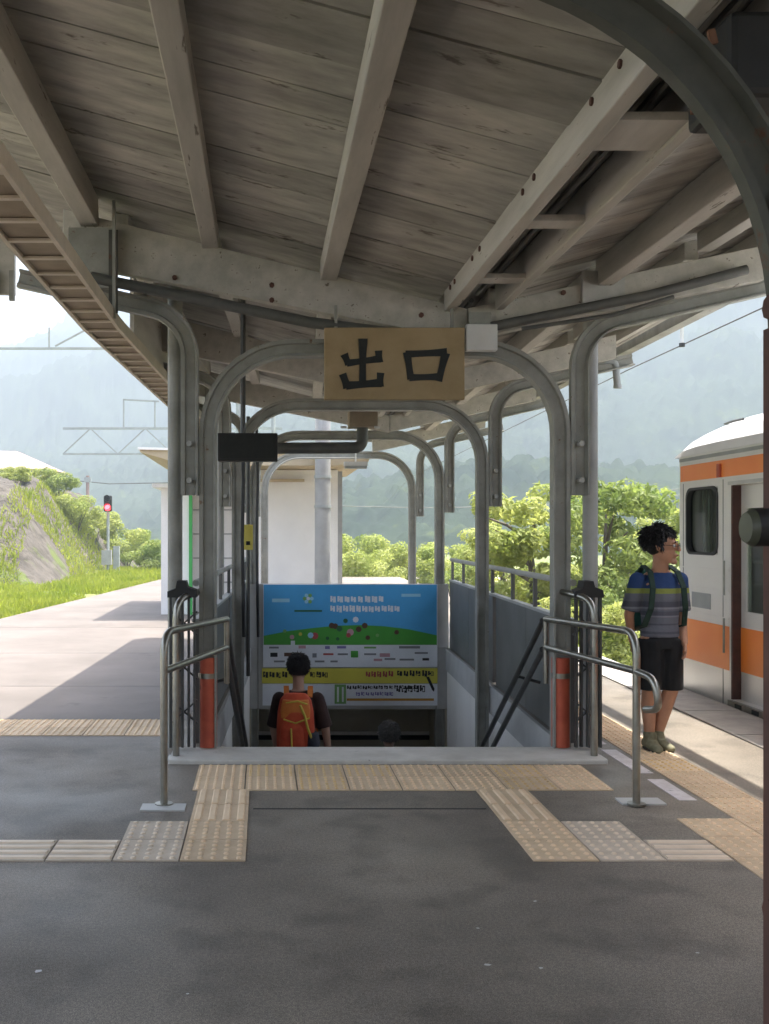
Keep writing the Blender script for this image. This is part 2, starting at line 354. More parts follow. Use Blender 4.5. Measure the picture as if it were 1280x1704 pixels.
for (a, b) in ((5.70, 6.18), (6.34, 7.02), (7.2, 7.8), (8.0, 8.6)):
    MB().box(2.315, 2.415, a, b, -0.003, 0.004).build('line_dash', M['white_line'], platform)
MB().box(-.06, 1.2, 5.525, 5.54, -.004, .002).build('floor_joint', M['rubber'], platform)
for (ya, xa_, xb_) in ((9.9, -5.0, -.7), (12.6, -4.8, -.6), (16.0, -4.5, .2)): MB().box(xa_, xb_, ya, ya+.012, -.004, .006).build('floor_joint', M['conduit'], platform)
# small pale plates in the asphalt at the railing feet
for (px, py, wx, wy) in ((272, 1345, .24, .13), (1066, 1335, .24, .13), (300, 1262, .16, .14), (985, 1262, .16, .14)):
    q = P(px, py, 2550 / (py - VY)); MB().box(q.x - wx/2, q.x + wx/2, q.y - wy/2, q.y + wy/2, -.004, .009).build('base_pad', M['whitebox'], platform)
# dropped paper scraps, chips
for i in range(9):
    x, y = random.choice([(-.55, 3.75), (-.42, 3.9), (-.78, 3.6), (.75, 4.0), (1.25, 4.1), (.62, 3.7), (1.0, 3.55), (-.2, 3.4), (1.4, 3.7)]); 
    x += random.uniform(-.25, .25); y += random.uniform(-.2, .2)
    k = random.uniform(.3, 1.0); MB().add([(x + k*.018*random.uniform(.5,1.3)*math.cos(a), y + k*.012*random.uniform(.5,1.3)*math.sin(a), .003) for a in (0, 1.1, 2.2, 3.3, 4.4, 5.4)], [(0,1,2,3,4,5)]).build('paint_fleck', M['whitebox'], platform)

# ------------------------------------------------------------------ mountains
def ridge(r, t):
    th = t
    x, y = r*math.sin(th), r*math.cos(th)
    e = 0.245 + 0.36 * max(-.35, min(.35, th)) + 0.015*math.sin(7*th + 1) + 0.02*math.sin(17*th)
    H = 950 * max(.05, e)
    f = max(0.0, min(1.0, (r - 230) / 700)); f = f*f*(3 - 2*f)
    h = H * f
    if r > 1000: h -= (r - 1000) * 0.12
    h += 9 * math.exp(-((r - 330) / 90)**2) * (0.8 + 0.6*math.sin(5*th + .8) + .5*max(0, th))
    h += 8 * math.exp(-((r - 210) / 45)**2) * max(0, .25 + th*2.6 + .5*math.sin(9*th))
    if r > 140:
        q = min(1, (r - 140) / 300)
        h += 60 * q * noise.fractal(Vector((x/260, y/260, 3.1)), 0.9, 2.0, 5) * min(1, h/80 + .1)
        # crowns of the trees
        d = noise.voronoi(Vector((x/3.6, y/3.6, 0)), distance_metric='DISTANCE')[0][0]; d2 = noise.noise(Vector((x/2.4, y/2.4, 5)))
        h += ((1 - min(1, d)**2) * 2.8 + d2*1.8) * min(1, max(0, h) / 3) * (1 + r/700)
    return h - 1.3
NT, NR = 560, 240
T0, T1 = R(-38), R(46)
vs = []; 
for j in range(NR + 1):
    r = 120 * (1400/120)**(j / NR)
    for i in range(NT + 1):
        t = T0 + (T1 - T0) * i / NT
        vs.append((r*math.sin(t), r*math.cos(t), ridge(r, t)))
fs = [(j*(NT+1)+i, j*(NT+1)+i+1, (j+1)*(NT+1)+i+1, (j+1)*(NT+1)+i) for j in range(NR) for i in range(NT)]
vs_hills = vs
mm = MB(); mm.v = vs; mm.f = fs; mm.m = [0]*len(fs)
me = bpy.data.meshes.new('hills'); me.from_pydata(vs, [], fs); me.materials.append(M['forest']); me.polygons.foreach_set('use_smooth', [True]*len(fs))
ho = bpy.data.objects.new('hills', me); COL.objects.link(ho); tag(ho, kind='structure')

# ------------------------------------------------------------------ staircase down to the underpass
st = thing('staircase', 'concrete stairs going down under the exit sign between parapets', 'stairs', (0.85, 7.0, 0))
cu = MB(); cu.box(-0.62, 2.22, 6.59, 7.0, -0.05, 0.028)
cu.build('curb', M['curb'], st, bevel=0.008)
for i in range(20):
    y0_, z = 7.0 + i*.3, -(i+1)*.165
    a0, a1, b0, b1 = hl(y0_)+.002, hl(y0_+.3)+.002, hr(y0_)-.002, hr(y0_+.3)-.002
    s_ = MB().hexa([(a0,y0_,z-.3),(b0,y0_,z-.3),(b1,y0_+.3,z-.3),(a1,y0_+.3,z-.3),(a0,y0_,z),(b0,y0_,z),(b1,y0_+.3,z),(a1,y0_+.3,z)]).build('step', M['wallgrey'], st)
for nm, x0, x1 in (('side_wall', HL-.14, HL), ('side_wall', HR, HR+.14)):
    for (ya, yb) in ((7.0, 10.1), (10.1, 13.25)):
        for (za, zb, m, ins) in ((-3.6, -.29, 'wallpale', 0.0), (-.29, -.012, 'wallgrey', .02)):
            e0 = (0 if x0 < 0 else -ins); e1 = (ins if x0 < 0 else 0)
            MB().hexa([(x0+e0+sh(ya),ya,za),(x1+e1+sh(ya),ya,za),(x1+e1+sh(yb),yb,za),(x0+e0+sh(yb),yb,za),(x0+e0+sh(ya),ya,zb),(x1+e1+sh(ya),ya,zb),(x1+e1+sh(yb),yb,zb),(x0+e0+sh(yb),yb,zb)]).build(nm if zb < -.1 else 'coping', M[m], st)
ux0, ux1 = HL + sh(13.25), HR + sh(13.25)
MB().box(ux0-.1, ux1+.1, 13.0, 17.0, -3.5, -3.3).build('underpass_floor', M['wallgrey'], st)
MB().box(ux0-.1, ux1+.1, 13.42, 17.0, -.78, -.66).build('underpass_ceiling', M['underpass'], st)
MB().box(ux0-.1, ux0+.02, 13.26, 17.0, -3.3, -.78).build('underpass_wall', M['underpass'], st)
MB().box(ux1-.02, ux1+.1, 13.26, 17.0, -3.3, -.78).build('underpass_wall', M['underpass'], st)
bw = MB().box(ux0+.02, ux1-.02, 14.6, 14.8, -3.3, -.78).build('underpass_wall', M['underpass'], st)
MB().box(ux0+.02, ux1-.02, 14.54, 14.6, -1.46, -1.40).build('trim_rail', M['dark'], bw)
MB().box(ux0+.02, ux1-.02, 14.56, 14.6, -1.395, -1.35).build('trim_rail', M['wallpale'], bw)
# front headwall that carries the posters
MB().box(ux0-.02, ux1+.02, 13.26, 13.42, -.80, .82).build('headwall', M['wallgrey'], st)

# ------------------------------------------------------------------ canopy
def zl(x): return 3.30 - 0.27*x          # underside of the long timbers, left wing
def zr(x): return 3.00 + 0.27*(x - 1.55) # right wing
can = thing('platform_canopy', 'old butterfly roof of grey painted boards over the platform', 'canopy', (1.4, 7.0, 3.0))
unit = MB().box(-.5, .5, -.5, .5, -.5, .5).mesh('ceiling_board', M['board'])
aL = math.atan(0.27)
def board(x0, x1, zf, Y, wd, sk=0.0):
    a = Vector((x0, 0, zf(x0 ) + .13)); b = Vector((x1, 0, zf(x1) + .13)); L_ = (b - a).length
    c = (a + b)/2; ang = -math.atan2(b.z - a.z, b.x - a.x)
    link('ceiling_board', unit, can, (c.x + sk, Y, c.z + .012 + random.uniform(0, .007)), (random.uniform(-.012, .012), ang, random.uniform(-.0025, .0025)), (L_, wd - random.choice((.006, .009, .016)), .022))
Y = 1.6
while Y < 17.3:
    wd = random.choice([.17, .30, .36, .40, .24]) if Y < 9 else random.choice([.3, .36, .42])
    Yc = Y + wd/2; sk = sh(Yc)
    xl = -4.0 if Yc < 8.3 else -1.12
    if Yc < 14.5:
        board(xl, 1.215, lambda x: zl(x), Yc, wd, sk)
    board(1.60, 3.66 - (sk - sh(Yc, .02)), lambda x: zr(x), Yc, wd, sk)
    Y += wd
# sheet on top
rs = MB()
def sheet(ya, yb, xa, xb, zf, dz=.19, th=.03):
    A = [(xa + sh(ya), ya), (xb + sh(ya), ya), (xb + sh(yb), yb), (xa + sh(yb), yb)]; X = [xa, xb, xb, xa]
    rs.hexa([(q[0], q[1], zf(X[i]) + dz) for i, q in enumerate(A)] + [(q[0], q[1], zf(X[i]) + dz + th) for i, q in enumerate(A)])
sheet(-22, 7.0, -4.05, 1.40, zl); sheet(7.0, 8.32, -4.05, 1.40, zl); sheet(8.32, 14.5, -1.15, 1.40, zl)
sheet(-22, 7.0, 1.40, 3.70, zr); sheet(7.0, 17.3, 1.40, 3.62, zr); sheet(-22, 7.0, 3.70, 3.73, zr)
rs.build('roof_sheet', M['roofsheet'], can)
def long_timber(x, zf, ya, yb, wd, dp, name='rafter', m='timber', k=0.04, drop=0.0):
    z = zf(x) - drop; 
    MB().hexa([(x-wd/2+sh(ya,k),ya,z),(x+wd/2+sh(ya,k),ya,z),(x+wd/2+sh(yb,k),yb,z),(x-wd/2+sh(yb,k),yb,z),
               (x-wd/2+sh(ya,k),ya,z+dp),(x+wd/2+sh(ya,k),ya,z+dp),(x+wd/2+sh(yb,k),yb,z+dp),(x-wd/2+sh(yb,k),yb,z+dp)]).build(name, M[m], can, bevel=0.006)
FY = [7.0, 10.1, 13.3, 16.7]
spans = [(1.4, 6.85), (7.06, 10.0), (10.2, 13.2), (13.4, 17.25)]
for i, (ya, yb) in enumerate(spans):
    for x in (-.36, .43): 
        if i < 3: long_timber(x, zl, ya, yb if i < 3 else 14.5, .11, .135)
    if i < 3: long_timber(-1.17 if i == 0 else -1.0, zl, ya, yb, .12, .20, drop=.07)
    if i == 0:
        for x in (-1.95, -2.75, -3.55): long_timber(x, zl, ya, 8.2, .11, .135)
    for x in (2.27, 2.95): long_timber(x, zr, ya, yb, .10, .135 if x > 2.5 else .19, drop=0 if x > 2.5 else .055)
    long_timber(1.24, lambda x: 2.975, ya, yb, .07, .24, 'valley_beam'); long_timber(1.575, lambda x: 2.985, ya, yb, .055, .20, 'valley_beam')
    MB().hexa([(1.27+sh(ya),ya,3.235),(1.55+sh(ya),ya,3.235),(1.55+sh(yb),yb,3.235),(1.27+sh(yb),yb,3.235),(1.27+sh(ya),ya,3.25),(1.55+sh(ya),ya,3.25),(1.55+sh(yb),yb,3.25),(1.27+sh(yb),yb,3.25)]).build('gutter_pan', M['steel_d'], can)
    for x in (1.36, 1.43): MB().tube([(x+sh(ya),ya,3.10),(x+sh(yb),yb,3.10)], .017, 8).build('conduit', M['conduit'], can, True)
    y = ya + .25 if i else 2.75
    while y < yb:
        wd = .30 if abs(y - 3.8) < .4 else .13
        MB().box(1.275+sh(y), 1.548+sh(y), y-wd/2, y+wd/2, 3.0, 3.03).build('crosspiece', M['timber'], can); y += 1.12
# dark bolts on the valley beam face
for y in (3.45, 3.75, 4.55, 4.75, 5.7, 5.9, 6.45, 6.6):
    MB().tube([(1.21, y, 3.08), (1.196, y, 3.08)], .016, 6).build('bolt', M['rust'], can)
# eaves
def fascia(x, z0, z1, ya, yb, k, nm='fascia', m='timber', th=.035):
    MB().hexa([(x+sh(ya,k),ya,z0),(x+th+sh(ya,k),ya,z0),(x+th+sh(yb,k),yb,z0),(x+sh(yb,k),yb,z0),(x+sh(ya,k),ya,z1),(x+th+sh(ya,k),ya,z1),(x+th+sh(yb,k),yb,z1),(x+sh(yb,k),yb,z1)]).build(nm, M[m], can)
fascia(3.56, 3.42, 3.78, 1.4, 7.0, .02); fascia(3.56, 3.42, 3.78, 7.0, 17.3, .02)
fascia(3.60, 3.36, 3.47, 1.4, 17.3, .02, 'gutter', 'steel', .11)
fascia(3.40, 3.40, 3.45, 1.4, 17.3, .02, 'eave_batten', 'timber', .06)
fascia(-1.15, 3.00, 3.80, 8.33, 14.5, .04)
MB().prism([(-4.0, 3.46), (-2.02, 3.42), (-2.02, zl(-2.02)+.12), (-4.0, zl(-4.0)+.12)], lambda u, v, d: (u, d, v), 8.25, 8.31).build('fascia', M['timber'], can)
for x in (-2.03, -2.16): MB().box(x-.02, x+.02, 8.20, 8.24, 3.36, 3.6).build('bracket', M['steel'], can)
# cable ladder under the left wing
tr = thing('cable_tray', 'brown ladder-like cable tray running along the left side under the roof', 'cable tray', (-1.1, 3.0, 2.9))
def trayx(Y, o): return o + sh(Y) 
for o, nm in ((-1.0, 'side_rail'), (-1.235, 'side_rail')):
    for ya, yb in ((2.6, 7.0), (7.0, 14.6)):
        MB().hexa([(trayx(ya,o)-.012,ya,2.885),(trayx(ya,o)+.012,ya,2.885),(trayx(yb,o)+.012,yb,2.885),(trayx(yb,o)-.012,yb,2.885),(trayx(ya,o)-.012,ya,2.97),(trayx(ya,o)+.012,ya,2.97),(trayx(yb,o)+.012,yb,2.97),(trayx(yb,o)-.012,yb,2.97)]).build(nm, M['rung'], tr)
for ya, yb in ((2.6, 7.0), (7.0, 14.6)):
    MB().hexa([(trayx(ya,-1.22),ya,2.902),(trayx(ya,-1.015),ya,2.902),(trayx(yb,-1.015),yb,2.902),(trayx(yb,-1.22),yb,2.902),(trayx(ya,-1.22),ya,2.915),(trayx(ya,-1.015),ya,2.915),(trayx(yb,-1.015),yb,2.915),(trayx(yb,-1.22),yb,2.915)]).build('tray_board', M['ladder'], tr)
rg = MB().box(-.105, .105, -.017, .017, 2.886, 2.899).mesh('rung', M['rung'])
for i in range(38):
    y = 2.7 + .312*i; link('rung', rg, tr, (trayx(y, -1.1175), y, 0))
for y in (6.7, 9.8, 13.0):
    MB().beam((trayx(y,-.985), y, 2.9), (trayx(y,-.985), y, zl(-1.0)+.1), .02, .03, (0,1,0)).build('hanger', M['steel'], tr)

# ------------------------------------------------------------------ frames bent from old rails
RAIL = [(-.06,-.052),(-.047,-.052),(-.036,-.011),(.026,-.011),(.034,-.03),(.06,-.03),(.06,.03),(.034,.03),(.026,.011),(-.036,.011),(-.047,.052),(-.06,.052)]
def arc(cx, cz, r, a0, a1, n=12): return [(cx + r*math.cos(R(a0 + (a1-a0)*i/n)), cz + r*math.sin(R(a0 + (a1-a0)*i/n))) for i in range(n+1)]
labels = ['first arched frame of old rails carrying the exit sign, red-wrapped feet', 'second arched frame of grey rails, standing in the stairwell behind the exit sign',
          'third arched frame of rails, rising beside the blue poster', 'farthest arched rail frame, just before the white building']
for k, FYk in enumerate(FY):
    s_ = sh(FYk); xa, xb, top, r = -.385 + s_, 2.03 + s_, 2.755, .58
    zb = [.028, -1.75, -2.9, 0.0][k]
    fr = thing('rail_frame', labels[k], 'frame', (xa, FYk, max(zb, 0)), 'arched rail frames over the stairs')
    path = [(xa, zb), (xa, top - r)] + arc(xa + r, top - r, r, 180, 90)[1:] + arc(xb - r, top - r, r, 90, 0) + [(xb, zb)]
    ar = MB().sweep(path, RAIL, FYk).build('arch', M['steel'], fr, True)
    zc = top - r
    if k < 3 or True:
        # branch rails that lean out to carry the wings
        lb = [(xa-.125, 1.75), (xa-.125, 2.70)] + arc(xa-.125-.34, 2.70, .34, 0, 78, 9)[1:]
        e = lb[-1]; lb.append((e[0]-(.9 if k == 0 else .42), e[1]+(.2 if k == 0 else .095)))
        MB().sweep(lb, RAIL, FYk).build('branch', M['steel'], fr, True)
        rb = [(xb+.125, 1.75), (xb+.125, 2.62)] + arc(xb+.125+.34, 2.62, .34, 180, 104, 9)[1:]
        e = rb[-1]; rb.append((e[0]+1.1, e[1]+.25))
        MB().sweep(rb, RAIL, FYk).build('branch', M['steel'], fr, True)
        for x in (xa-.125, xb+.125):
            for z in (1.85, 2.1):
                MB().tube([(x, FYk-.075, z), (x, FYk+.06, z)], .02, 6).build('bolt', M['steel_l'], fr)
    # timber cross beams in V form
    yb0, yb1 = FYk - .16, FYk - .07
    xe = -1.20 if k else -1.35
    if k < 3:
        MB().prism([(xe+s_, 3.02-.2*(xe+.0)+.02), (1.36+s_, 2.78), (1.36+s_, zl(1.36)+.06), (xe+s_, zl(xe)+.0)], lambda u, v, d: (u, d, v), yb0, yb1).build('cross_beam', M['timber'], fr, bevel=.006)
    MB().prism([(1.365+s_, 2.79), (3.35+s_*.6, 3.19), (3.35+s_*.6, 3.42), (1.365+s_, zr(1.365)+.05)], lambda u, v, d: (u, d, v), yb0, yb1).build('cross_beam', M['timber'], fr, bevel=.006)
    if k == 0:
        MB().tube([(-1.15, 6.78, 3.19), (.3, 6.78, 2.89), (1.0, 6.78, 2.80)], .038, 10).build('conduit', M['conduit'], fr, True)
        MB().tube([(1.5, 6.78, 2.86), (2.55, 6.78, 3.07), (3.2, 6.78, 3.24)], .034, 10).build('conduit', M['conduit'], fr, True)
        MB().tube([(1.7, 6.74, 2.84), (2.3, 6.74, 2.93), (2.7, 6.74, 3.05)], .014, 8).build('conduit', M['conduit'], fr, True)
        MB().box(2.12, 2.40, 6.80, 6.84, 2.98, 3.24).build('gusset_plate', M['steel_l'], fr)
        MB().box(-1.30, -1.0, 6.78, 6.84, 3.12, 3.52).build('gusset_plate', M['steel'], fr)
        MB().box(-1.03, -.97, 6.76, 6.775, 2.95, 3.5).build('strap', M['steel_d'], fr)
        for (x, z) in ((.05, 3.15), (.05, 3.05), (-.6, 3.2), (1.05, 2.95), (2.0, 3.1)):
            MB().tube([(x, 6.845, z), (x, 6.825, z)], .018, 6).build('bolt', M['rust'], fr)
    # drainpipes standing outside the posts
    for x in ((xa-.235, 'l'), (xb+.235, 'r')):
        if k == 0:
            MB().tube([(x[0], FYk+.10, 0), (x[0], FYk+.10, 2.95 if x[1] == 'r' else 3.2)], .052, 14).build('drainpipe', M['steel_l'] if x[1] == 'r' else M['steel'], fr, True)
        elif k == 1 and x[1] == 'l':
            MB().tube([(x[0]+.05, FYk+.1, 0), (x[0]+.05, FYk+.1, 3.0)], .045, 12).build('drainpipe', M['steel_l'], fr, True)
    if k == 0:
        for x in (xa, xb):
            pd = MB().tube([(x, FYk, .03), (x, FYk, .64)], .062, 16).build('foot_wrap', M['red'], fr, True)
            MB().tube([(x, FYk, .50), (x, FYk, .535)], .066, 16).build('steel_band', M['stainless'], pd, True)
# near frame whose curve enters the picture at the upper right
fr = thing('rail_frame', 'dark rusty curved rail post at the right picture edge', 'frame', (1.28, 2.5, 0))
path = [(1.297, 0), (1.297, 2.0)] + arc(.377, 2.0, .92, 0, 90, 18)[1:] + arc(-.98, 2.0, .92, 90, 180, 18) + [(-1.9, 0)]
big = [(a*.88, b*.8) for a, b in RAIL]
MB().sweep(path[:2], [(a*1.0, b*1.1) for a, b in RAIL], 2.5).build('post', M['rust'], fr, True)
MB().sweep(path[1:-1], big, 2.5).build('arch', M['steel_d'], fr, True)
MB().sweep([path[-2], path[-1]], RAIL, 2.5).build('post', M['rust'], fr, True)
for z in (.57, 2.05, 2.3): MB().tube([(1.232, 2.5, z), (1.25, 2.5, z)], .03, 8).build('bolt', M['rust'], fr)
MB().box(1.30, 1.80, 2.85, 3.15, 2.72, 2.96).build('housing', M['dark'], fr, bevel=.02)
MB().box(1.225, 1.30, 2.88, 2.94, 2.70, 2.72).build('bracket', M['rust_b'], fr)
MB().beam((1.245, 2.85, 2.90), (1.255, 2.85, 2.86), .012, .02).build('bracket', M['rust_b'], fr)

# ================================================================== STAIR PARAPETS, RAILINGS, SIGNS
def hexs(mb, x0, x1, ya, yb, z0, z1, k=0.04):
    return mb.hexa([(x0+sh(ya,k),ya,z0),(x1+sh(ya,k),ya,z0),(x1+sh(yb,k),yb,z0),(x0+sh(yb,k),yb,z0),(x0+sh(ya,k),ya,z1),(x1+sh(ya,k),ya,z1),(x1+sh(yb,k),yb,z1),(x0+sh(yb,k),yb,z1)])
for side, x, lab in (('r', 2.17, 'dark grey panelled parapet along the right side of the stairs'), ('l', -.49, 'dark grey panelled parapet along the left side of the stairs')):
    t = thing('stair_parapet', lab, 'parapet', (x, 7.2, 0), 'parapets beside the stairs')
    for ya, yb in ((7.25, 8.65), (8.66, 10.02), (10.18, 11.7), (11.71, 13.2)):
        hexs(MB(), x-.02, x+.02, ya, yb, 0.002, .86).build('panel', M['panel'], t)
    hexs(MB(), x-.03, x+.03, 7.22, 13.22, .861, .885).build('cap', M['steel_l'], t)
    MB().tube([(x+sh(7.2),7.2,1.14),(x+sh(13.2),13.2,1.14)], .024, 10).build('top_rail', M['steel_l'], t, True)
    for y in (7.6, 8.4, 9.3, 10.3, 11.2, 12.2, 13.1):
        MB().beam((x+sh(y),y,.885),(x+sh(y),y,1.125), .03, .03, (0,1,0)).build('baluster', M['panel'], t)
def curve(pts, rad=.1, n=6):
    "polyline with rounded corners"
    pts = [Vector(p) for p in pts]; out = [pts[0]]
    for a, b, c in zip(pts, pts[1:], pts[2:]):
        r1 = min(rad, (a-b).length*.49, (c-b).length*.49); p0 = b + (a-b).normalized()*r1; p1 = b + (c-b).normalized()*r1
        out += [p0.lerp(b, q/n).lerp(b.lerp(p1, q/n), q/n) for q in range(n+1)]
    return out + [pts[-1]]
for lab, X0, X1, sg in (('bent stainless guide rail with two bars at the right of the stair top', 2.04, 1.95, 1), ('bent stainless guide rail with two bars at the left of the stair top', -.55, -.26, -1)):
    t = thing('guide_rail', lab, 'handrail', (X0, 5.6, 0), 'stainless rails at the stair top')
    MB().tube(curve([(X0,5.6,.005),(X0,5.6,.95),(X1,7.08,.895)], .14), .021, 12).build('top_rail', M['stainless'], t, True)
    MB().tube([(X0,5.61,.735),(X1,7.08,.70)], .02, 10).build('lower_rail', M['stainless'], t, True)
    MB().tube([(X1,7.08,.90),(X1,7.08,.45)], .02, 10).build('end_post', M['stainless'], t, True)
    xh = 2.17 if sg > 0 else -.58
    MB().tube(curve([(xh,6.72,.005),(xh,6.72,1.05),(xh-.13*sg,7.0,1.09)], .12), .023, 12).build('hoop', M['stainless'], t, True)
    if sg > 0: MB().tube(curve([(X0,5.6,.735),(X0+.03*sg,5.42,.72),(X0+.05*sg,5.40,.56),(X0+.02*sg,5.52,.54)], .07), .02, 10).build('return_bend', M['stainless'], t, True)
    MB().tube([(X0,5.6,.004),(X0,5.6,.014)], .05, 14).build('base_flange', M['stainless'], t)
    # stair handrail running down
    xs = 1.94 if sg > 0 else -.27
    h = thing('stair_handrail', 'pair of dark handrails going down the %s stair wall' % ('right' if sg > 0 else 'left'), 'handrail', (xs, 7.1, 0), 'dark handrails down the stairs')
    for dz in (0, -.2):
        MB().tube([(xs,7.12,.88+dz),(xs+sh(12),12.0,.88+dz-.57*4.88)], .022, 10).build('rail', M['railpaint'], h, True)
    for y in (8.0, 9.6, 11.2):
        z = .88 - .57*(y-7.12); wx = (HR if sg > 0 else HL) + sh(y)
        MB().tube([(xs+sh(y),y,z-.01),(wx,y,z-.06)], .012, 8).build('bracket', M['railpaint'], h)
# folded lattice gates at the two posts
for lab, x in (('folded dark lattice gate with black cap beside the left post', -.545), ('folded dark lattice gate beside the right post', 2.185)):
    t = thing('folding_gate', lab, 'gate', (x, 6.93, .03), 'folded gates at the stair top')
    for i in range(5):
        MB().box(x-.085+.04*i-.008, x-.085+.04*i+.008, 6.86+.02*(i % 2), 6.90+.02*(i % 2), .05, 1.06).build('bar', M['railpaint'], t)
    for z in (.2, .5, .8):
        MB().beam((x-.09,6.93,z),(x+.09,6.93,z+.16), .01, .03, (0,1,0)).build('lattice', M['railpaint'], t); MB().beam((x-.09,6.945,z+.16),(x+.09,6.945,z), .01, .03, (0,1,0)).build('lattice', M['railpaint'], t)
    MB().prism([(x-.105,1.06),(x+.09,1.06),(x+.085,1.11),(x+.03,1.13),(x+.02,1.17),(x-.04,1.17),(x-.05,1.12),(x-.105,1.10)], lambda u, v, d: (u, d, v), 6.84, 6.98).build('cap', M['dark'], t)

# exit sign
Ys = 6.70
a = P(540, 665, Ys); b = P(773.5, 545, Ys)
t = thing('exit_sign', 'tan board with black brush characters for exit, hung on the first arch', 'sign', ((a.x+b.x)/2, Ys, a.z))
MB().box(a.x, b.x, Ys, Ys+.045, a.z, b.z).build('board', M['sign'], t, bevel=.004)
def sg(u, v):   # coordinates read off the sign: 0..875, 0..450
    return Vector((a.x + (u-75)/875*(b.x-a.x), 0, b.z - (v-95)/450*(b.z-a.z)))
def stroke(u0, v0, u1, v1, w0=36, w1=36):
    w0 *= 1.18; w1 *= 1.18
    p0, p1 = sg(u0, v0), sg(u1, v1); d = (p1-p0).normalized(); nrm = Vector((-d.z, 0, d.x)); k = (b.x-a.x)/875
    q = []
    for i in range(7):      # brush stroke: swelling ends
        f_ = i/6; ww = (w0*(1-f_) + w1*f_) * (1.12 - .45*math.sin(math.pi*f_)*.5) * k/2
        q.append((p0.lerp(p1, f_), ww))
    pts = [c + nrm*w_ for c, w_ in q] + [c - nrm*w_ for c, w_ in q[::-1]]
    MB().prism([(p_.x, p_.z) for p_ in pts], lambda uu, vv, d_: (uu, d_, vv), Ys-.006-random.random()*.001, Ys+.002).build('brush_stroke', M['ink'], t)
for s_ in ((315,165,312,448,44,34),(198,262,226,325,40,36),(215,318,425,290,34,36),(412,240,416,312,36,40),(188,385,220,470,36,46),(210,458,430,440,40,42),(425,378,418,462,36,42),
           (590,250,614,418,40,34),(582,262,838,250,34,40),(830,255,786,430,44,34),(604,408,794,402,34,36)): stroke(*s_)

for u in (150, 880):
    MB().beam(sg(u, 100)+Vector((0, Ys+.06, -.1)), sg(u, 60)+Vector((0, Ys+.06, .12)), .02, .03, (0,1,0)).build('hanger', M['steel'], t)
q0, q1 = P(774.5, 585, 6.74), P(826, 541, 6.74)
t = thing('junction_plate', 'pale blank plate just right of the exit sign', 'plate', (q0.x, 6.74, q0.z))
MB().box(q0.x, q1.x, 6.70, 6.76, q0.z, q1.z).build('cover', M['whitebox'], t, bevel=.006)
MB().box(q0.x+.03, q1.x-.03, 6.761, 6.79, q0.z+.03, q1.z+.09).build('backplate', M['steel'], t)

q0, q1 = P(363, 768, 8.3), P(462, 722, 8.3)
t = thing('display_board', 'black hanging display box left of the exit sign', 'display', (q0.x, 8.3, q0.z))
MB().box(q0.x, q1.x, 8.22, 8.36, q0.z, q1.z).build('case', M['dark'], t, bevel=.006)
MB().box(q0.x+.02, q1.x-.02, 8.214, 8.219, q0.z+.02, q1.z-.02).build('screen', M['ink'], t)
MB().tube([((q0.x*.58+q1.x*.42), 8.29, q1.z), ((q0.x*.58+q1.x*.42), 8.29, 3.4)], .021, 8).build('hanger', M['railpaint'], t, True)

t = thing('ceiling_duct', 'dark bent pipe with box hanging behind the second arch', 'duct', (1.05, 10.9, 2.3))
MB().tube(curve([P(440, 746, 11), P(603, 745, 11), P(603, 690, 11)], .09), .062, 12).build('pipe', M['conduit'], t, True)
q0, q1 = P(580, 712, 11), P(626, 678, 11); MB().box(q0.x, q1.x, 10.85, 11.12, q0.z, q1.z).build('box', M['ladder'], t)
MB().tube([P(600, 690, 11), P(600, 600, 11)], .02, 8).build('hanger', M['steel'], t)
for px in (572, 628): 
    q = P(px, 711, 10.8); MB().box(q.x-.03, q.x+.03, 10.78, 10.82, q.z-.01, q.z+.012).build('lug', M['whitebox'], t)
t = thing('hanging_lamp', 'slim white strip lamp hanging before the white building', 'lamp', P(592, 775, 15))
q = P(592, 772, 15); MB().box(q.x-.17, q.x+.17, 14.93, 15.07, q.z-.03, q.z+.03).build('tray', M['whitebox'], t)
MB().box(q.x-.16, q.x+.16, 14.95, 15.05, q.z-.07, q.z-.031).build('tube', M['galv'], t)
MB().tube([(q.x, 15, q.z), (q.x, 15, 3.1)], .01, 6).build('rod', M['whitebox'], t)
for (px, py0, py1, Yq, nm, m, lab, cat) in ((413, 915, 873, 10.6, 'notice_plate', 'yellow', 'small yellow notice plate on the left stair posts', 'notice'),):
    q0, q1 = P(px-8, py0, Yq), P(px+8, py1, Yq); t = thing(nm, lab, cat, (q0.x, Yq, q0.z))
    MB().box(q0.x, q1.x, Yq, Yq+.01, q0.z, q1.z).build('plate', M[m], t); MB().box(q0.x+.03, q1.x-.03, Yq-.002, Yq-.0005, q0.z+.05, q0.z+.09).build('print', M['ink'], t)
    MB().tube([((q0.x+q1.x)/2, Yq+.03, 0), ((q0.x+q1.x)/2, Yq+.03, 2.7)], .02, 8).build('post', M['railpaint'], t, True)
# loose cables on the left posts
t = thing('cable_run', 'dark cables running up behind the left posts', 'cable', (-.2, 9.2, 0))
for px, Yq in ((404, 9.6), (428, 12.4)):
    MB().tube([P(px+2, 1060, Yq), P(px-1, 900, Yq), P(px+1, 800, Yq), P(px-1, 640 if px < 410 else 700, Yq)], .018, 6).build('cable', M['dark'], t, True)

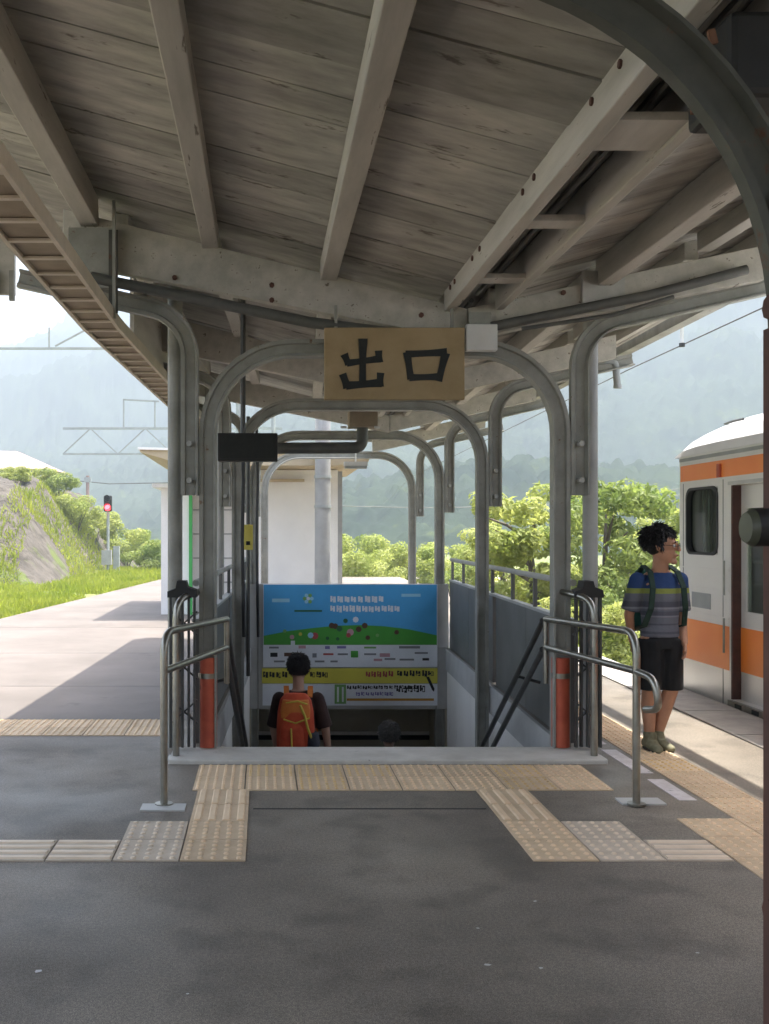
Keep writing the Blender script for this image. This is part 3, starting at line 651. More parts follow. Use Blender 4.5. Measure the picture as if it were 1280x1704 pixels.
# posters on the headwall
PY = 13.245
def quad(mb, x0, y0_, x1, y1, d=0.0):
    A, B = P(x0, y1, PY), P(x1, y0_, PY); mb.add([(A.x,PY-d,A.z),(B.x,PY-d,A.z),(B.x,PY-d,B.z),(A.x,PY-d,B.z)], [(0,1,2,3)]); return mb
C = lambda n_, c, r=.45: mat(n_, c, tuple(min(1, x*1.12) for x in c), 3, rough=r)
pm = {k: C('print_'+k, c) for k, c in dict(blue=(.075,.36,.68), lightblue=(.32,.60,.78), green=(.07,.33,.045), white=(.70,.73,.78), grey=(.20,.21,.23), yellow=(.62,.56,.08), orange=(.50,.25,.03), red=(.40,.07,.07), pink=(.52,.30,.34), brown=(.10,.05,.03), black=(.015,.015,.015), dkgreen=(.03,.13,.05), lgreen=(.18,.38,.12), violet=(.2,.18,.4)).items()}
def sheet_thing(name, lab, cat, x0, y0_, x1, y1, m):
    A, B = P(x0, y1, PY), P(x1, y0_, PY); t = thing(name, lab, cat, (A.x, PY, A.z))
    MB().box(A.x, B.x, PY-.006, PY+.012, A.z, B.z).build('sheet', pm[m], t); return t
def glyphs(t, x0, y0_, x1, y1, m, nchar, name='print_line', seed=1):
    "rows of character-like strokes, as fine as the photograph shows them"
    rnd = random.Random(seed); mb = MB(); wch = (x1-x0)/nchar; h = y1-y0_; cut = []
    for i in range(nchar):
        cx = x0 + wch*i; lw = wch*.13
        a0, a1, b0, b1 = rnd.uniform(.04,.16), rnd.uniform(.8,.94), rnd.uniform(0,.14), rnd.uniform(.86,1)
        quad(mb, cx+wch*a0, y0_+h*b0, cx+wch*(a0+.3), y0_+h*(b1-.1), .0080); quad(mb, cx+wch*.48, y0_+h*(b0+.08), cx+wch*a1, y0_+h*b1, .0080); quad(mb, cx+wch*a0, y0_+h*.42, cx+wch*a1, y0_+h*.62, .0083)
        for k in range(0):
            yy = y0_ + h*(.02 + .25*k + .06*rnd.random()); a0 = rnd.choice((.06, .06, .2, .45)); a1 = rnd.choice((.9, .9, .75, .5)); quad(mb, cx+wch*a0, yy, cx+wch*max(a1, a0+.25), yy+h*.10, .0085)
        nt = rnd.choice(((.3,.3,.5,.5),(.45,.15,.6,.55),(.2,.55,.7,.7),(.6,.3,.8,.8)))
        if m != 'white': cut.append((cx+wch*nt[0], y0_+h*nt[1], cx+wch*nt[2], y0_+h*nt[3]))
    o_ = mb.build(name, pm[m], t, kind='stuff')
    if not cut: return o_
    cb = MB()
    for c_ in cut: quad(cb, *c_, .0088)
    cb.build(name, pm['lightblue' if m == 'white' else ('yellow' if t.name.startswith('banner') else 'white')], t, kind='stuff')
    return o_
ps = sheet_thing('poster', 'large blue poster with green hill and white lettering over the stairs', 'poster', 438, 972, 728, 1110, 'white')
quad(MB(), 439, 973, 727, 1073, .0065).build('sky_print', pm['blue'], ps)
hp = [(439,1058),(480,1050),(520,1045),(560,1041),(600,1040),(640,1042),(680,1047),(727,1057),(727,1073),(439,1073)]
MB().add([P(x, y, PY) - Vector((0,.0075,0)) for x, y in hp], [tuple(range(len(hp)))]).build('hill_print', pm['green'], ps)
glyphs(ps, 549, 991, 640, 1003, 'white', 8, seed=3); glyphs(ps, 549, 1007, 666, 1019, 'white', 11, seed=4)
quad(MB(), 453, 996, 482, 1002, .0085).build('small_print', pm['lightblue'], ps); quad(MB(), 668, 988, 700, 993, .0085).build('small_print', pm['lightblue'], ps); quad(MB(), 490, 1015, 536, 1018, .0085).build('small_print', pm['dkgreen'], ps)
def blob(x, y, r, m, nm='figure_print', d=.0085):
    MB().add([P(x + r*math.cos(q*math.pi/4), y + r*math.sin(q*math.pi/4), PY) - Vector((0, d, 0)) for q in range(8)], [tuple(range(8))]).build(nm, pm[m], ps)
for q in range(6): blob(513 + 6*math.cos(q*1.05), 996 + 6*math.sin(q*1.05), 3.2, 'lgreen' if q % 2 else 'lightblue', 'emblem_petal', .0085 + q*.0003)
blob(513, 996, 3, 'white', 'emblem_petal', .0115)
rnd = random.Random(5)
for i, (x, y, r_, m_) in enumerate(((552,1041,5,'brown'),(558,1042,5,'brown'),(575,1033,4,'dkgreen'),(592,1031,5,'white'),(583,1052,6,'pink'),(580,1057,4,'red'),(607,1041,5,'brown'),(565,1046,5,'dkgreen'),(597,1047,5,'brown'),(524,1058,6,'red'),(517,1057,5,'lightblue'),(486,1060,4,'pink'),(474,1050,3,'lgreen'),(545,1062,3,'dkgreen'),(562,1063,3,'dkgreen'),(612,1061,4,'brown'),(628,1057,3,'lgreen'),(660,1052,4,'brown'),(500,1055,3,'yellow'))):
    blob(x, y, r_, m_, 'figure_print', .0085 + i*.0002)
quad(MB(), 484, 1066, 491, 1086, .0085).build('figure_print', pm['white'], ps)
for i, (x, y, w_, h_, m_) in enumerate(((450,1086,12,7,'black'),(473,1086,14,6,'brown'),(448,1076,16,3,'grey'),(497,1074,12,5,'pink'),(541,1075,8,5,'violet'),(561,1075,15,4,'violet'),(538,1087,17,3,'red'),(562,1087,17,3,'grey'),(584,1083,12,11,'green'),(606,1076,20,3,'lgreen'),(606,1087,20,3,'grey'),(632,1087,17,6,'pink'),(640,1095,18,3,'grey'),(664,1075,35,4,'grey'),(456,1099,18,3,'grey'),(520,1087,7,7,'grey'),(524,1099,16,3,'grey'),(550,1099,12,3,'grey'),(622,1096,14,4,'pink'),(665,1096,24,3,'grey'),(703,1095,11,4,'black'),(690,1085,22,3,'grey'))):
    quad(MB(), x, y, x+w_, y+h_, .0085).build('logo_print', pm[m_], ps)
ys_ = sheet_thing('banner', 'yellow banner strip with dark lettering under the blue poster', 'banner', 436, 1112, 728, 1137, 'yellow')
glyphs(ys_, 437, 1117, 480, 1128, 'black', 4, seed=9); glyphs(ys_, 515, 1117, 546, 1128, 'black', 3, seed=10); glyphs(ys_, 608, 1116, 655, 1127, 'red', 5, seed=11); glyphs(ys_, 660, 1115, 722, 1126, 'black', 6, seed=12)
ws_ = sheet_thing('notice_board', 'white notice with green pictogram and small lettering below the yellow banner', 'notice', 437, 1138, 728, 1174, 'white')
quad(MB(), 557, 1139, 576, 1171, .0085).build('pictogram_print', pm['lgreen'], ws_); quad(MB(), 561, 1143, 564, 1168, .0095).build('pictogram_print', pm['white'], ws_); quad(MB(), 569, 1143, 572, 1168, .0095).build('pictogram_print', pm['white'], ws_)
glyphs(ws_, 577, 1140, 690, 1147, 'black', 13, seed=13); glyphs(ws_, 592, 1151, 655, 1158, 'violet', 8, seed=14); glyphs(ws_, 658, 1139, 708, 1153, 'black', 5, seed=15)
quad(MB(), 577, 1162, 722, 1166, .0085).build('stripe_print', pm['orange'], ws_)
MB().add([P(x, y, PY) - Vector((0,.0098,0)) for x, y in ((709,1126),(714,1126),(723,1146),(722,1151),(719,1148))], [(0,1,2,3,4)]).build('arrow_print', pm['black'], ws_)

# ================================================================== BUILDING AND FAR THINGS
bd = thing('white_building', 'small white flat-roofed building with wide tapered roof slab beyond the stairs', 'building', (-.2, 18.5, 0))
def B_(x0, x1, y0_, y1, z0, z1, nm, m, par=None, bev=0): return MB().box(x0, x1, y0_, y1, z0, z1).build(nm, M[m], par or bd, bevel=bev)
B_(-.12, 1.33, 18.5, 22, 0, 2.62, 'wall', 'bwall'); B_(-1.35, -.121, 19.1, 22, 0, 2.62, 'wall', 'bwall'); B_(-1.87, -1.351, 18.5, 22, 0, 2.30, 'wall', 'bwall')
B_(-2.02, -1.30, 18.35, 22.1, 2.301, 2.37, 'ledge', 'bwall')
MB().prism([(-2.12, 2.86), (-1.3, 2.63), (1.2, 2.63), (1.78, 2.70), (1.80, 2.80), (-2.12, 2.90)], lambda u, v, d: (u, d, v), 17.4, 22.2).build('roof_slab', M['bslab'], bd)
MB().prism([(-2.15, 2.901), (1.82, 2.801), (1.82, 2.84), (-2.15, 2.94)], lambda u, v, d: (u, d, v), 17.35, 22.25).build('roof_edge', M['bwall'], bd)
B_(-.5, .72, 18.35, 18.45, 2.40, 2.45, 'lintel', 'bslab'); B_(1.33, 1.42, 18.6, 18.7, 0, 2.6, 'downpipe', 'bpole')
for z in (.55, 1.0, 1.45, 1.9): B_(-1.33, -.13, 19.07, 19.098, z, z+.02, 'seam', 'bpole')
B_(-1.36, -1.30, 18.42, 18.49, 0, 2.28, 'green_edge', 'green')
t = thing('utility_pole', 'round grey concrete pole in front of the white building', 'pole', (P(537, 0, 17.3).x, 17.3, 0))
q = P(537, 0, 17.25).x; MB().tube([(q, 17.2, 0), (q, 17.2, 9)], [.14, .115], 18).build('shaft', M['bpole'], t, True)
for z in (1.9, 2.4): MB().tube([(q, 17.2, z), (q, 17.2, z+.05)], .146, 18).build('band', M['galv'], t)

# embankment on the left
def emb(x, y):
    f_ = max(0, min(1, (-6.0 - x + .03*(y-45)) / 3.4)); f_ = f_*f_*(3-2*f_)
    g_ = max(0, min(1, (y - 31 + .25*(x+9)) / 6)); g_ = g_*g_*(3-2*g_)
    g_ *= 1 - max(0, min(1, (y - 50 + .2*(x+9)) / 9))
    return -.5 + (3.9*f_ + max(0, (-10.5-x))*.12) * g_ + (noise.fractal(Vector((x*.45, y*.45, 1)), 1, 2, 4)*.55 * f_*g_)
eb = MB(); nx, ny = 70, 90; x0, x1, y0_, y1 = -34, -5.4, 28, 68
eb.v = [(x0 + (x1-x0)*i/nx, y0_ + (y1-y0_)*j/ny, emb(x0 + (x1-x0)*i/nx, y0_ + (y1-y0_)*j/ny)) for j in range(ny+1) for i in range(nx+1)]
eb.f = [(j*(nx+1)+i, j*(nx+1)+i+1, (j+1)*(nx+1)+i+1, (j+1)*(nx+1)+i) for j in range(ny) for i in range(nx)]; eb.m = [0]*len(eb.f)
eb.build('embankment', M['rock'], smooth=True, kind='structure')
# house on the slope
h = thing('house', 'house with pinkish hipped roof on top of the rocky slope', 'house', (-12.6, 48.5, 3.0))
MB().box(-15.2, -10.5, 47.5, 52, 2.6, 4.45).build('wall', M['bwall'], h)
for x in (-14.2, -12.7, -11.4): MB().box(x-.35, x+.35, 47.44, 47.49, 3.5, 4.2).build('window', M['rubber'], h)
MB().add([(-15.8,47,4.4),(-9.9,47,4.4),(-9.9,52.6,4.4),(-15.8,52.6,4.4),(-13.6,49.3,5.4),(-12.0,49.3,5.4),(-12.0,50.3,5.4),(-13.6,50.3,5.4)], [(0,1,5,4),(1,2,6,5),(2,3,7,6),(3,0,4,7),(4,5,6,7),(3,2,1,0)]).build('roof', M['roofpink'], h)
# signal
q = P(180, 838, 42)
t = thing('railway_signal', 'small railway signal showing a red light beyond the grass', 'signal', (q.x, 42, -1.1))
MB().tube([(q.x, 42, -1.1), (q.x, 42, q.z-.3)], .06, 10).build('post', M['galv'], t, True)
MB().box(q.x-.17, q.x+.17, 41.9, 42.05, q.z-.33, q.z+.33).build('head', M['dark'], t, bevel=.05)
MB().tube([(q.x, 41.89, q.z-.17), (q.x, 41.85, q.z-.17)], .12, 14).build('lamp', M['redlamp'], t)
for z in (.17, -.17): MB().tube([(q.x, 41.9, q.z+z+.02), (q.x, 41.7, q.z+z+.05)], .13, 10, False).build('hood', M['dark'], t)
MB().box(q.x-.25, q.x+.15, 41.85, 42.1, .15, .75).build('cabinet', M['bpole'], t); MB().box(q.x-.22, q.x+.05, 41.8, 41.84, -.3, -.1).build('plate', M['yellow'], t)
MB().box(q.x+.18, q.x+.42, 42.2, 42.5, -1.1, .9).build('cabinet', M['galv'], t)
q = P(146, 860, 60); t = thing('distant_post', 'slim rusty post standing left of the red signal', 'post', (q.x, 60, -1.1))
MB().tube([(q.x, 60, -1.1), (q.x, 60, 4.8)], .10, 8).build('shaft', M['roofpink'], t); MB().box(q.x-.2, q.x+.2, 59.9, 60.1, 4.4, 4.7).build('clamp', M['galv'], t)
for px, py, lab in ((152, 1000, 'short dark stake in the grass edge before the signal'), (218, 975, 'short pale stake near the far grass, left of the drainpipe')):
    Yq = 2.6*F/(py - VY); q = P(px, py, Yq); t = thing('marker_stake', lab, 'stake', q); MB().box(q.x-.06, q.x+.06, Yq-.06, Yq+.06, q.z-.1, q.z+.55).build('stake', M['conduit'], t, bevel=.015); MB().box(q.x-.07, q.x+.07, Yq-.07, Yq+.07, q.z+.55, q.z+.6).build('cap', M['galv'], t)
# overhead line gantries
def gantry(lab, Yg, pxl, pxr, py, depth, posts, extra):
    A, B = P(pxl, py, Yg), P(pxr, py, Yg); t = thing('overhead_gantry', lab, 'gantry', (A.x, Yg, -1.1), 'overhead line gantries over the tracks')
    s = Yg/1700*3.2
    MB().beam(A, B, s, s*1.2).build('top_chord', M['galv'], t)
    if depth:
        C_, D_ = A - Vector((0,0,depth)), B - Vector((0,0,depth)); MB().beam(C_, D_, s, s).build('bottom_chord', M['galv'], t)
        n_ = 8
        for i in range(n_):
            MB().beam(A.lerp(B, i/n_) if i % 2 else C_.lerp(D_, i/n_), C_.lerp(D_, (i+1)/n_) if i % 2 else A.lerp(B, (i+1)/n_), s*.6, s*.6).build('brace', M['galv'], t)
    for px in posts:
        q = P(px, py, Yg); MB().tube([(q.x, Yg, -1.1), (q.x, Yg, q.z+1.0)], .13, 10).build('mast', M['galv'], t, True)
    for (xa_, ya_, xb_, yb_) in extra: MB().beam(P(xa_, ya_, Yg), P(xb_, yb_, Yg), s*.8, s*.8, (0,1,0)).build('strut', M['galv'], t)
gantry('near overhead gantry beam crossing the sky at the far left', 30, -260, 420, 580, 0, (-240, 400), ((82,545,82,580),(92,576,150,545)))
gantry('far trussed overhead gantry above the red signal', 62, 105, 470, 713, 1.55, (455,), ((205,665,265,668),(206,665,206,713),(258,668,258,713)))
def wire(lab, pts, r=.012, grp='overhead wires'):
    t = thing('overhead_wire', lab, 'wire', pts[0], grp); MB().tube(pts, r, 6).build('strand', M['conduit'], t, True); return t
t = wire('thin contact wire above the orange striped train', [(6.9,3,4.66),(6.9,11,4.62),(7.1,20,4.66),(8.6,60,4.7),(14,120,4.8)], .011)
q = Vector((6.95, 17.0, 4.64)); MB().tube([q, q + Vector((0,0,.34))], .03, 8).build('insulator', M['whitebox'], t); MB().tube([q + Vector((0,0,-.06)), q + Vector((0,0,.0))], .05, 8).build('clamp', M['dark'], t)
wire('upper feeder wire sagging in front of the right hillside', [P(900,833,45),P(1000,829,45),P(1100,818,45),P(1250,795,45),P(1500,740,45)], .016)
wire('lower pale wire crossing behind the right trees', [P(560,842,48),P(700,845,48),P(850,843,48),P(1000,835,48),P(1200,818,48),P(1500,780,48)], .016)
wire('wire crossing behind the left embankment bushes', [(-16,70,5.3),(-10,66,4.6),(-5,62,4.5)], .03)
# teal fence beyond the right track
fn = thing('mesh_fence', 'low teal mesh fence beyond the right track', 'fence', (8, 16, -1.1))
fa, fb = Vector((8.1, 14, 0)), Vector((8.6, 34, 0))
for i in range(11):
    q = fa.lerp(fb, i/10); MB().box(q.x-.03, q.x+.03, q.y-.03, q.y+.03, -1.1, .12).build('post', M['teal'], fn)
for z in (-.9, -.7, -.5, -.3, -.1, .08): MB().beam(fa + Vector((0,0,z)), fb + Vector((0,0,z)), .02, .025).build('bar', M['teal'], fn)
wm = MB()
for i in range(160):
    q = fa.lerp(fb, (i+.5)/160); wm.box(q.x-.006, q.x+.006, q.y-.006, q.y+.006, -1.05, .07)
o = wm.build('wire_mesh', M['teal'], fn); o['kind'] = 'stuff'
# retaining curb beyond the track
MB().box(7.5, 7.9, 6, 40, -1.2, -.75).build('far_curb', M['concrete_edge'], kind='structure')
# hook-shaped gutter outlet
t = thing('gutter_outlet', 'hooked grey drain outlet hanging from the right eave', 'drain pipe', P(1022, 605, 10.1))
MB().tube(curve([P(1004, 600, 10.1), P(1024, 602, 10.1), P(1028, 645, 10.1)], .07), .035, 10).build('pipe', M['galv'], t, True)
MB().tube([P(1028, 640, 10.1), P(1028, 646, 10.1)], .041, 10).build('collar', M['galv'], t)
# round lamp / monitor head on the near post
t = thing('platform_lamp', 'black drum-shaped lamp head on the rusty post at the right edge', 'lamp', P(1265, 880, 2.45))
A, B = P(1252, 878, 2.45), P(1330, 876, 2.45)
MB().tube([A, B], .046, 20).build('drum', M['dark'], t, True)
MB().tube([A - Vector((.016,0,0)), A - Vector((.0005,0,0))], [.036, .046], 20).build('rim', M['tin'], t, True)

# ================================================================== TRAIN
TXs = 4.02; TY1 = 10.0; TY0 = -9.0
tr = thing('commuter_train', 'stainless commuter train with orange bands standing at the right platform', 'train', (5.4, TY1, -1.1))
def side(holes, yr, zr_, x0, x1, nm, m, par):
    ycuts = sorted({yr[0], yr[1]} | {h[0] for h in holes} | {h[1] for h in holes}); zc = sorted({zr_[0], zr_[1]} | {h[2] for h in holes} | {h[3] for h in holes})
    mb = MB()
    for a, b in zip(ycuts, ycuts[1:]):
        za = None
        for c, d in zip(zc, zc[1:]):
            inside = any(h[0] <= (a+b)/2 <= h[1] and h[2] <= (c+d)/2 <= h[3] for h in holes)
            if inside: continue
            mb.box(x0, x1, a, b, c, d)
    return mb.build(nm, M[m], par)
win = (9.06, 9.72, 1.30, 1.90)
doors = [(7.48, 8.80, .06, 1.90), (2.7, 4.0, .06, 1.90)]
wins = [win, (4.9, 6.9, 1.0, 1.82), (.4, 2.2, 1.0, 1.82)]
side([(h[0], h[1], h[2], h[3]) for h in doors + wins], (TY0, TY1-.12), (-.22, 2.22), TXs, TXs+.07, 'body_side', 'train', tr)
# orange bands, proud by 3 mm
def band(y0_, y1, z0, z1): MB().box(TXs-.003, TXs+.01, y0_, y1, z0, z1).build('orange_band', M['train_o'], tr)
band(TY0, TY1-.14, 1.98, 2.13)
for a, b in ((8.83, TY1-.14), (4.03, 7.45), (TY0, 2.67)): band(a, b, .30, .68)
# end with rounded corner and the far side
cp = [(TXs + .35*(1-math.cos(R(q*9))), TY1 - .12 + .12*math.sin(R(q*9))) for q in range(11)]
mb = MB()
for (xa, ya), (xb, yb) in zip(cp, cp[1:]): mb.add([(xa,ya,-.22),(xb,yb,-.22),(xb,yb,2.22),(xa,ya,2.22)], [(0,1,2,3)])
mb.box(TXs+.351, 6.5, TY1-.05, TY1, -.22, 2.22)
mb.build('cab_end', M['train'], tr, True)
MB().box(6.7, 6.78, TY0, TY1-.1, -.22, .9).build('far_side', M['train_in'], tr); MB().box(6.7, 6.78, TY0, TY1-.1, 1.8, 2.22).build('far_side', M['train_in'], tr)
for y in (9.7, 8.9, 7.3, 5.0, 2.5): MB().box(6.7, 6.78, y-.12, y+.12, .9, 1.8).build('window_pillar', M['train_in'], tr)
MB().box(TXs+.01, 6.78, TY0, TY1-.06, -.30, -.02).build('floor', M['conduit'], tr)
MB().box(TXs+.08, 6.7, TY0, TY1-.15, 2.10, 2.13).build('ceiling', M['train_in'], tr)
# curved roof, nose of it rounded down
prof = [(TXs-.005, 2.22), (TXs+.01, 2.30), (TXs+.10, 2.42), (TXs+.32, 2.53), (TXs+.75, 2.60), (5.4, 2.63), (6.05, 2.60), (6.5, 2.52), (6.72, 2.40), (6.79, 2.30), (6.8, 2.22)]
mb = MB(); secs = [(TY0, 1.0), (TY1-.9, 1.0), (TY1-.45, .93), (TY1-.15, .70), (TY1, .25)]
for (ya, fa_), (yb, fb_) in zip(secs, secs[1:]):
    for (xa, za), (xb, zb) in zip(prof, prof[1:]):
        f = lambda z, q: 2.215 + (z-2.215)*q
        mb.add([(xa,ya,f(za,fa_)),(xb,ya,f(zb,fa_)),(xb,yb,f(zb,fb_)),(xa,yb,f(za,fb_))], [(0,1,2,3)])
mb.add([(x, TY1, 2.215+(z-2.215)*.25) for x, z in prof], [tuple(range(len(prof)))])
mb.build('roof', M['train_r'], tr, True)
MB().tube([(TXs+.33, TY1-.35, 2.52), (TXs+.22, TY1-.75, 2.50), (TXs+.2, TY1-1.0, 2.495)], .012, 6).build('roof_handle', M['railpaint'], tr, True)
MB().box(TXs-.012, TXs+.02, TY0, TY1-.13, 2.17, 2.20).build('rain_rail', M['galv'], tr)
for z in (.74, .98, 1.16):
    for a_, b_ in ((8.84, TY1-.14), (4.04, 4.85), (6.95, 7.44)): MB().box(TXs-.005, TXs+.01, a_, b_, z, z+.012).build('side_bead', M['train'], tr)
# windows
def window(h, dark_frame=False):
    y0_, y1, z0, z1 = h; fr = MB(); t_ = .012; n = 5; rr = .10
    def rrect(i, r): 
        out = []
        for cx, cz, a0 in ((y1-i-r, z1-i-r, 0), (y0_+i+r, z1-i-r, 90), (y0_+i+r, z0+i+r, 180), (y1-i-r, z0+i+r, 270)):
            out += [(cx + r*math.cos(R(a0+90*q/n)), cz + r*math.sin(R(a0+90*q/n))) for q in range(n+1)]
        return out
    o_, i_ = rrect(-.012, .10), rrect(t_, rr); N = len(o_)
    vs = [(TXs-.008, y, z) for y, z in o_] + [(TXs-.008, y, z) for y, z in i_] + [(TXs+.05, y, z) for y, z in i_] + [(TXs+.002, y, z) for y, z in o_]
    fr.add(vs, [(k, (k+1) % N, N+(k+1) % N, N+k) for k in range(N)] + [(N+k, N+(k+1) % N, 2*N+(k+1) % N, 2*N+k) for k in range(N)] + [(3*N+k, 3*N+(k+1) % N, (k+1) % N, k) for k in range(N)])
    wo_ = fr.build('window', M['rubber'] if dark_frame else M['train'], tr)
    MB().box(TXs+.030, TXs+.036, y0_+.01, y1-.01, z0+.01, z1-.01).build('pane', M['winglass'], wo_)
window(win, True); [window(w_) for w_ in wins[1:]]
MB().box(TXs+.35, TXs+.37, 9.08, 9.30, 1.55, 1.9).build('cab_reflection', M['teal_refl'], tr)  # teal sheet stands in for a reflection in the cab glass
MB().box(TXs+.5, 6.6, 8.92, 8.98, 0, 2.1).build('cab_partition', M['conduit'], tr)
for y in (9.5, 9.62): MB().tube([(TXs+.12, y, .0), (TXs+.12, y, 2.1)], .015, 8).build('grab_pole', M['stainless'], tr)
# doors: recessed leaves with windows, orange band carried across
for d in doors:
    dy0, dy1, z0, z1 = d; xm = TXs + .075
    side([(dy0+.13, (dy0+dy1)/2-.12, .82, 1.70), ((dy0+dy1)/2+.12, dy1-.13, .82, 1.70)], (dy0-.02, dy1+.02), (z0-.05, z1+.03), xm, xm+.04, 'door', 'train', tr)
    dl = tr.children[-1]
    MB().box(xm-.003, xm+.005, dy0+.002, dy1-.002, .30, .68).build('orange_band', M['train_o'], tr)
    for a, b in ((dy0+.13, (dy0+dy1)/2-.12), ((dy0+dy1)/2+.12, dy1-.13)): MB().box(xm+.012, xm+.02, a, b, .82, 1.70).build('door_pane', M['winglass'], tr)
    MB().box(TXs-.03, TXs+.07, dy0, dy1, .0, .055).build('door_sill', M['stainless'], tr)
    MB().box(TXs+.001, xm, dy1-.028, dy1-.001, z0, z1).build('jamb_shade', M['rust'], tr)  # dark brown strip paints the recess shade onto the door jamb
    MB().box(TXs-.006, TXs+.02, dy0-.05, dy1+.05, 1.905, 1.935).build('door_drip', M['whitebox'], tr)
for y in (8.6, 8.3): MB().box(TXs-.034, TXs-.031, y-.06, y+.06, .01, .045).build('sill_badge', M['ink'], tr)
for y0_, y1 in ((4.4, 7.2), (.2, 2.4)): 
    MB().box(6.15, 6.66, y0_, y1, .25, .45).build('seat', M['seat'], tr); MB().box(6.55, 6.66, y0_, y1, .45, .88).build('seat_back', M['seat'], tr)
# seams, handles, lamps and grilles on the body side
for y in (8.95, 9.80, 7.2, 4.5): MB().box(TXs-.002, TXs+.01, y-.004, y+.004, -.18, 1.96).build('panel_seam', M['rubber'], tr)
for z0, z1 in ((.95, 1.25), (.45, .75)): MB().tube([(TXs-.03, 8.87, z0), (TXs-.03, 8.87, z1)], .010, 8).build('grab_handle', M['stainless'], tr)
MB().box(TXs-.02, TXs+.01, 8.98, 9.04, 1.98, 2.10).build('side_lamp', M['red'], tr)
MB().box(TXs-.004, TXs+.01, 9.2, 9.6, .80, .94).build('vent_grille', M['galv'], tr)
for d in doors:
    MB().box(TXs+.070, TXs+.08, (d[0]+d[1])/2-.006, (d[0]+d[1])/2+.006, .06, 1.9).build('door_gap', M['rubber'], tr)
MB().box(TXs-.004, TXs+.02, TY0, TY1-.15, -.225, -.16).build('sole_bar', M['conduit'], tr)
# skirt and running gear
MB().box(TXs+.06, 6.7, TY0, TY1-.3, -.75, -.30).build('underframe', M['rubber'], tr)

# ================================================================== PLANTS
def crown_mesh(name, blobs, n, size, m, seed):
    rnd = random.Random(seed); vs = []; fs = []
    tot = sum(b[1]**2 for b in blobs)
    for c, r, sq in blobs:
        k = int(n * r*r / tot)
        for _ in range(k):
            d = Vector((rnd.gauss(0,1), rnd.gauss(0,1), rnd.gauss(0,1))).normalized(); rr = r * (0.55 + .5*rnd.random()**.6) * (1 + .18*noise.noise(d*2.3 + Vector(c)))
            p_ = Vector(c) + Vector((d.x*rr, d.y*rr, d.z*rr*sq))
            nrm = (d + Vector((rnd.gauss(0,.6), rnd.gauss(0,.6), rnd.gauss(.4,.6)))).normalized(); u = nrm.orthogonal().normalized(); u.rotate(Quaternion(nrm, rnd.random()*6.28)); v = nrm.cross(u)
            s = size * rnd.uniform(.6, 1.35); o = len(vs)
            vs += [p_ - u*s, p_ + v*s*.45 + nrm*s*.12, p_ + u*s, p_ - v*s*.45 + nrm*s*.12]; fs.append((o, o+1, o+2, o+3))
    me = bpy.data.meshes.new(name); me.from_pydata(vs, [], fs); me.materials.append(m); return me
def rblobs(seed, n, rad, h, r0, r1):
    rnd = random.Random(seed); out = []
    for i in range(n):
        z = h * (.35 + .65*rnd.random()); k = rad * math.sqrt(rnd.random()) * (1.05 - .55*abs(z/h - .55)); a_ = rnd.random()*6.28
        out.append(((k*math.cos(a_), k*math.sin(a_), z), rnd.uniform(r0, r1), .75))
    return out
CR = [crown_mesh('crown', rblobs(s, 34, 1.35, 3.5, .20, .46), 5600, .082, M['leaf_y' if s % 2 else 'leaf_g'], s) for s in (1, 2, 3)]
CF = [crown_mesh('crown', rblobs(s, 13, 1.3, 3.5, .42, .78), 5200, .10, M['leaf_g'], s) for s in (31, 32)]
BU = [crown_mesh('foliage', rblobs(s, 22, 1.2, 1.7, .22, .46), 4600, .072, M['leaf_y' if s % 2 else 'leaf_g'], s) for s in (11, 12, 13)]
def trunk_mesh(seed, h=3.0):
    rnd = random.Random(seed); mb = MB(); mb.tube([(0,0,-.2),(.05,.02,h*.35),(-.03,.05,h*.7),(.04,0,h)], [.11,.085,.06,.02], 8)
    for i in range(6):
        a_ = rnd.random()*6.28; z = h*(.3 + .1*i); mb.tube([(0,0,z), (.5*math.cos(a_), .5*math.sin(a_), z+.35), (.95*math.cos(a_), .95*math.sin(a_), z+.55)], [.045,.03,.012], 6)
    return mb.mesh('trunk', M['bark'], True)
TK = [trunk_mesh(i) for i in range(2)]
def plant(kind, loc, s, lab, seed, rz=0, grp=None, full=False):
    if kind == 'tree':
        t = thing('broadleaf_tree', lab, 'tree', loc, grp); t.rotation_euler = (0, 0, rz); t.scale = s
        for nm, me in (('trunk', TK[seed % 2]), ('crown', CF[seed % 2] if full else CR[seed % 3])):
            o = bpy.data.objects.new(nm, me); COL.objects.link(o); o.parent = t
    else:
        t = thing('shrub', lab, 'shrub', loc, grp); t.rotation_euler = (0, 0, rz); t.scale = s
        o = bpy.data.objects.new('foliage', BU[seed % 3]); COL.objects.link(o); o.parent = t
        b = MB()
        for i in range(4):
            a_ = i*1.6; b.tube([(0,0,-.2), (.25*math.cos(a_), .25*math.sin(a_), .5), (.5*math.cos(a_), .5*math.sin(a_), 1.0)], [.03,.02,.01], 6)
        b2 = bpy.data.objects.new('stem', b.mesh('stem', M['bark'], True)); COL.objects.link(b2); b2.parent = t
    return t
def at(px, Yq, z): q = P(px, 885, Yq); return (q.x, Yq, z)
plant('tree', at(888, 22, -1.1), (1.15,1.15,1.0), 'bright leafy tree seen between the two right front posts', 0, .4)
plant('tree', at(1010, 20, -1.1), (.95,.95,.98), 'yellow-green leafy tree just behind the standing boy', 1, 1.7)
plant('tree', at(1090, 23, -1.1), (.95,.95,.86), 'smaller leafy tree between the boy and the train', 2, 2.9)
plant('tree', at(838, 30, -1.1), (1.0,1.0,.80), 'rounded tree behind the right stair parapet railing', 3, .9)
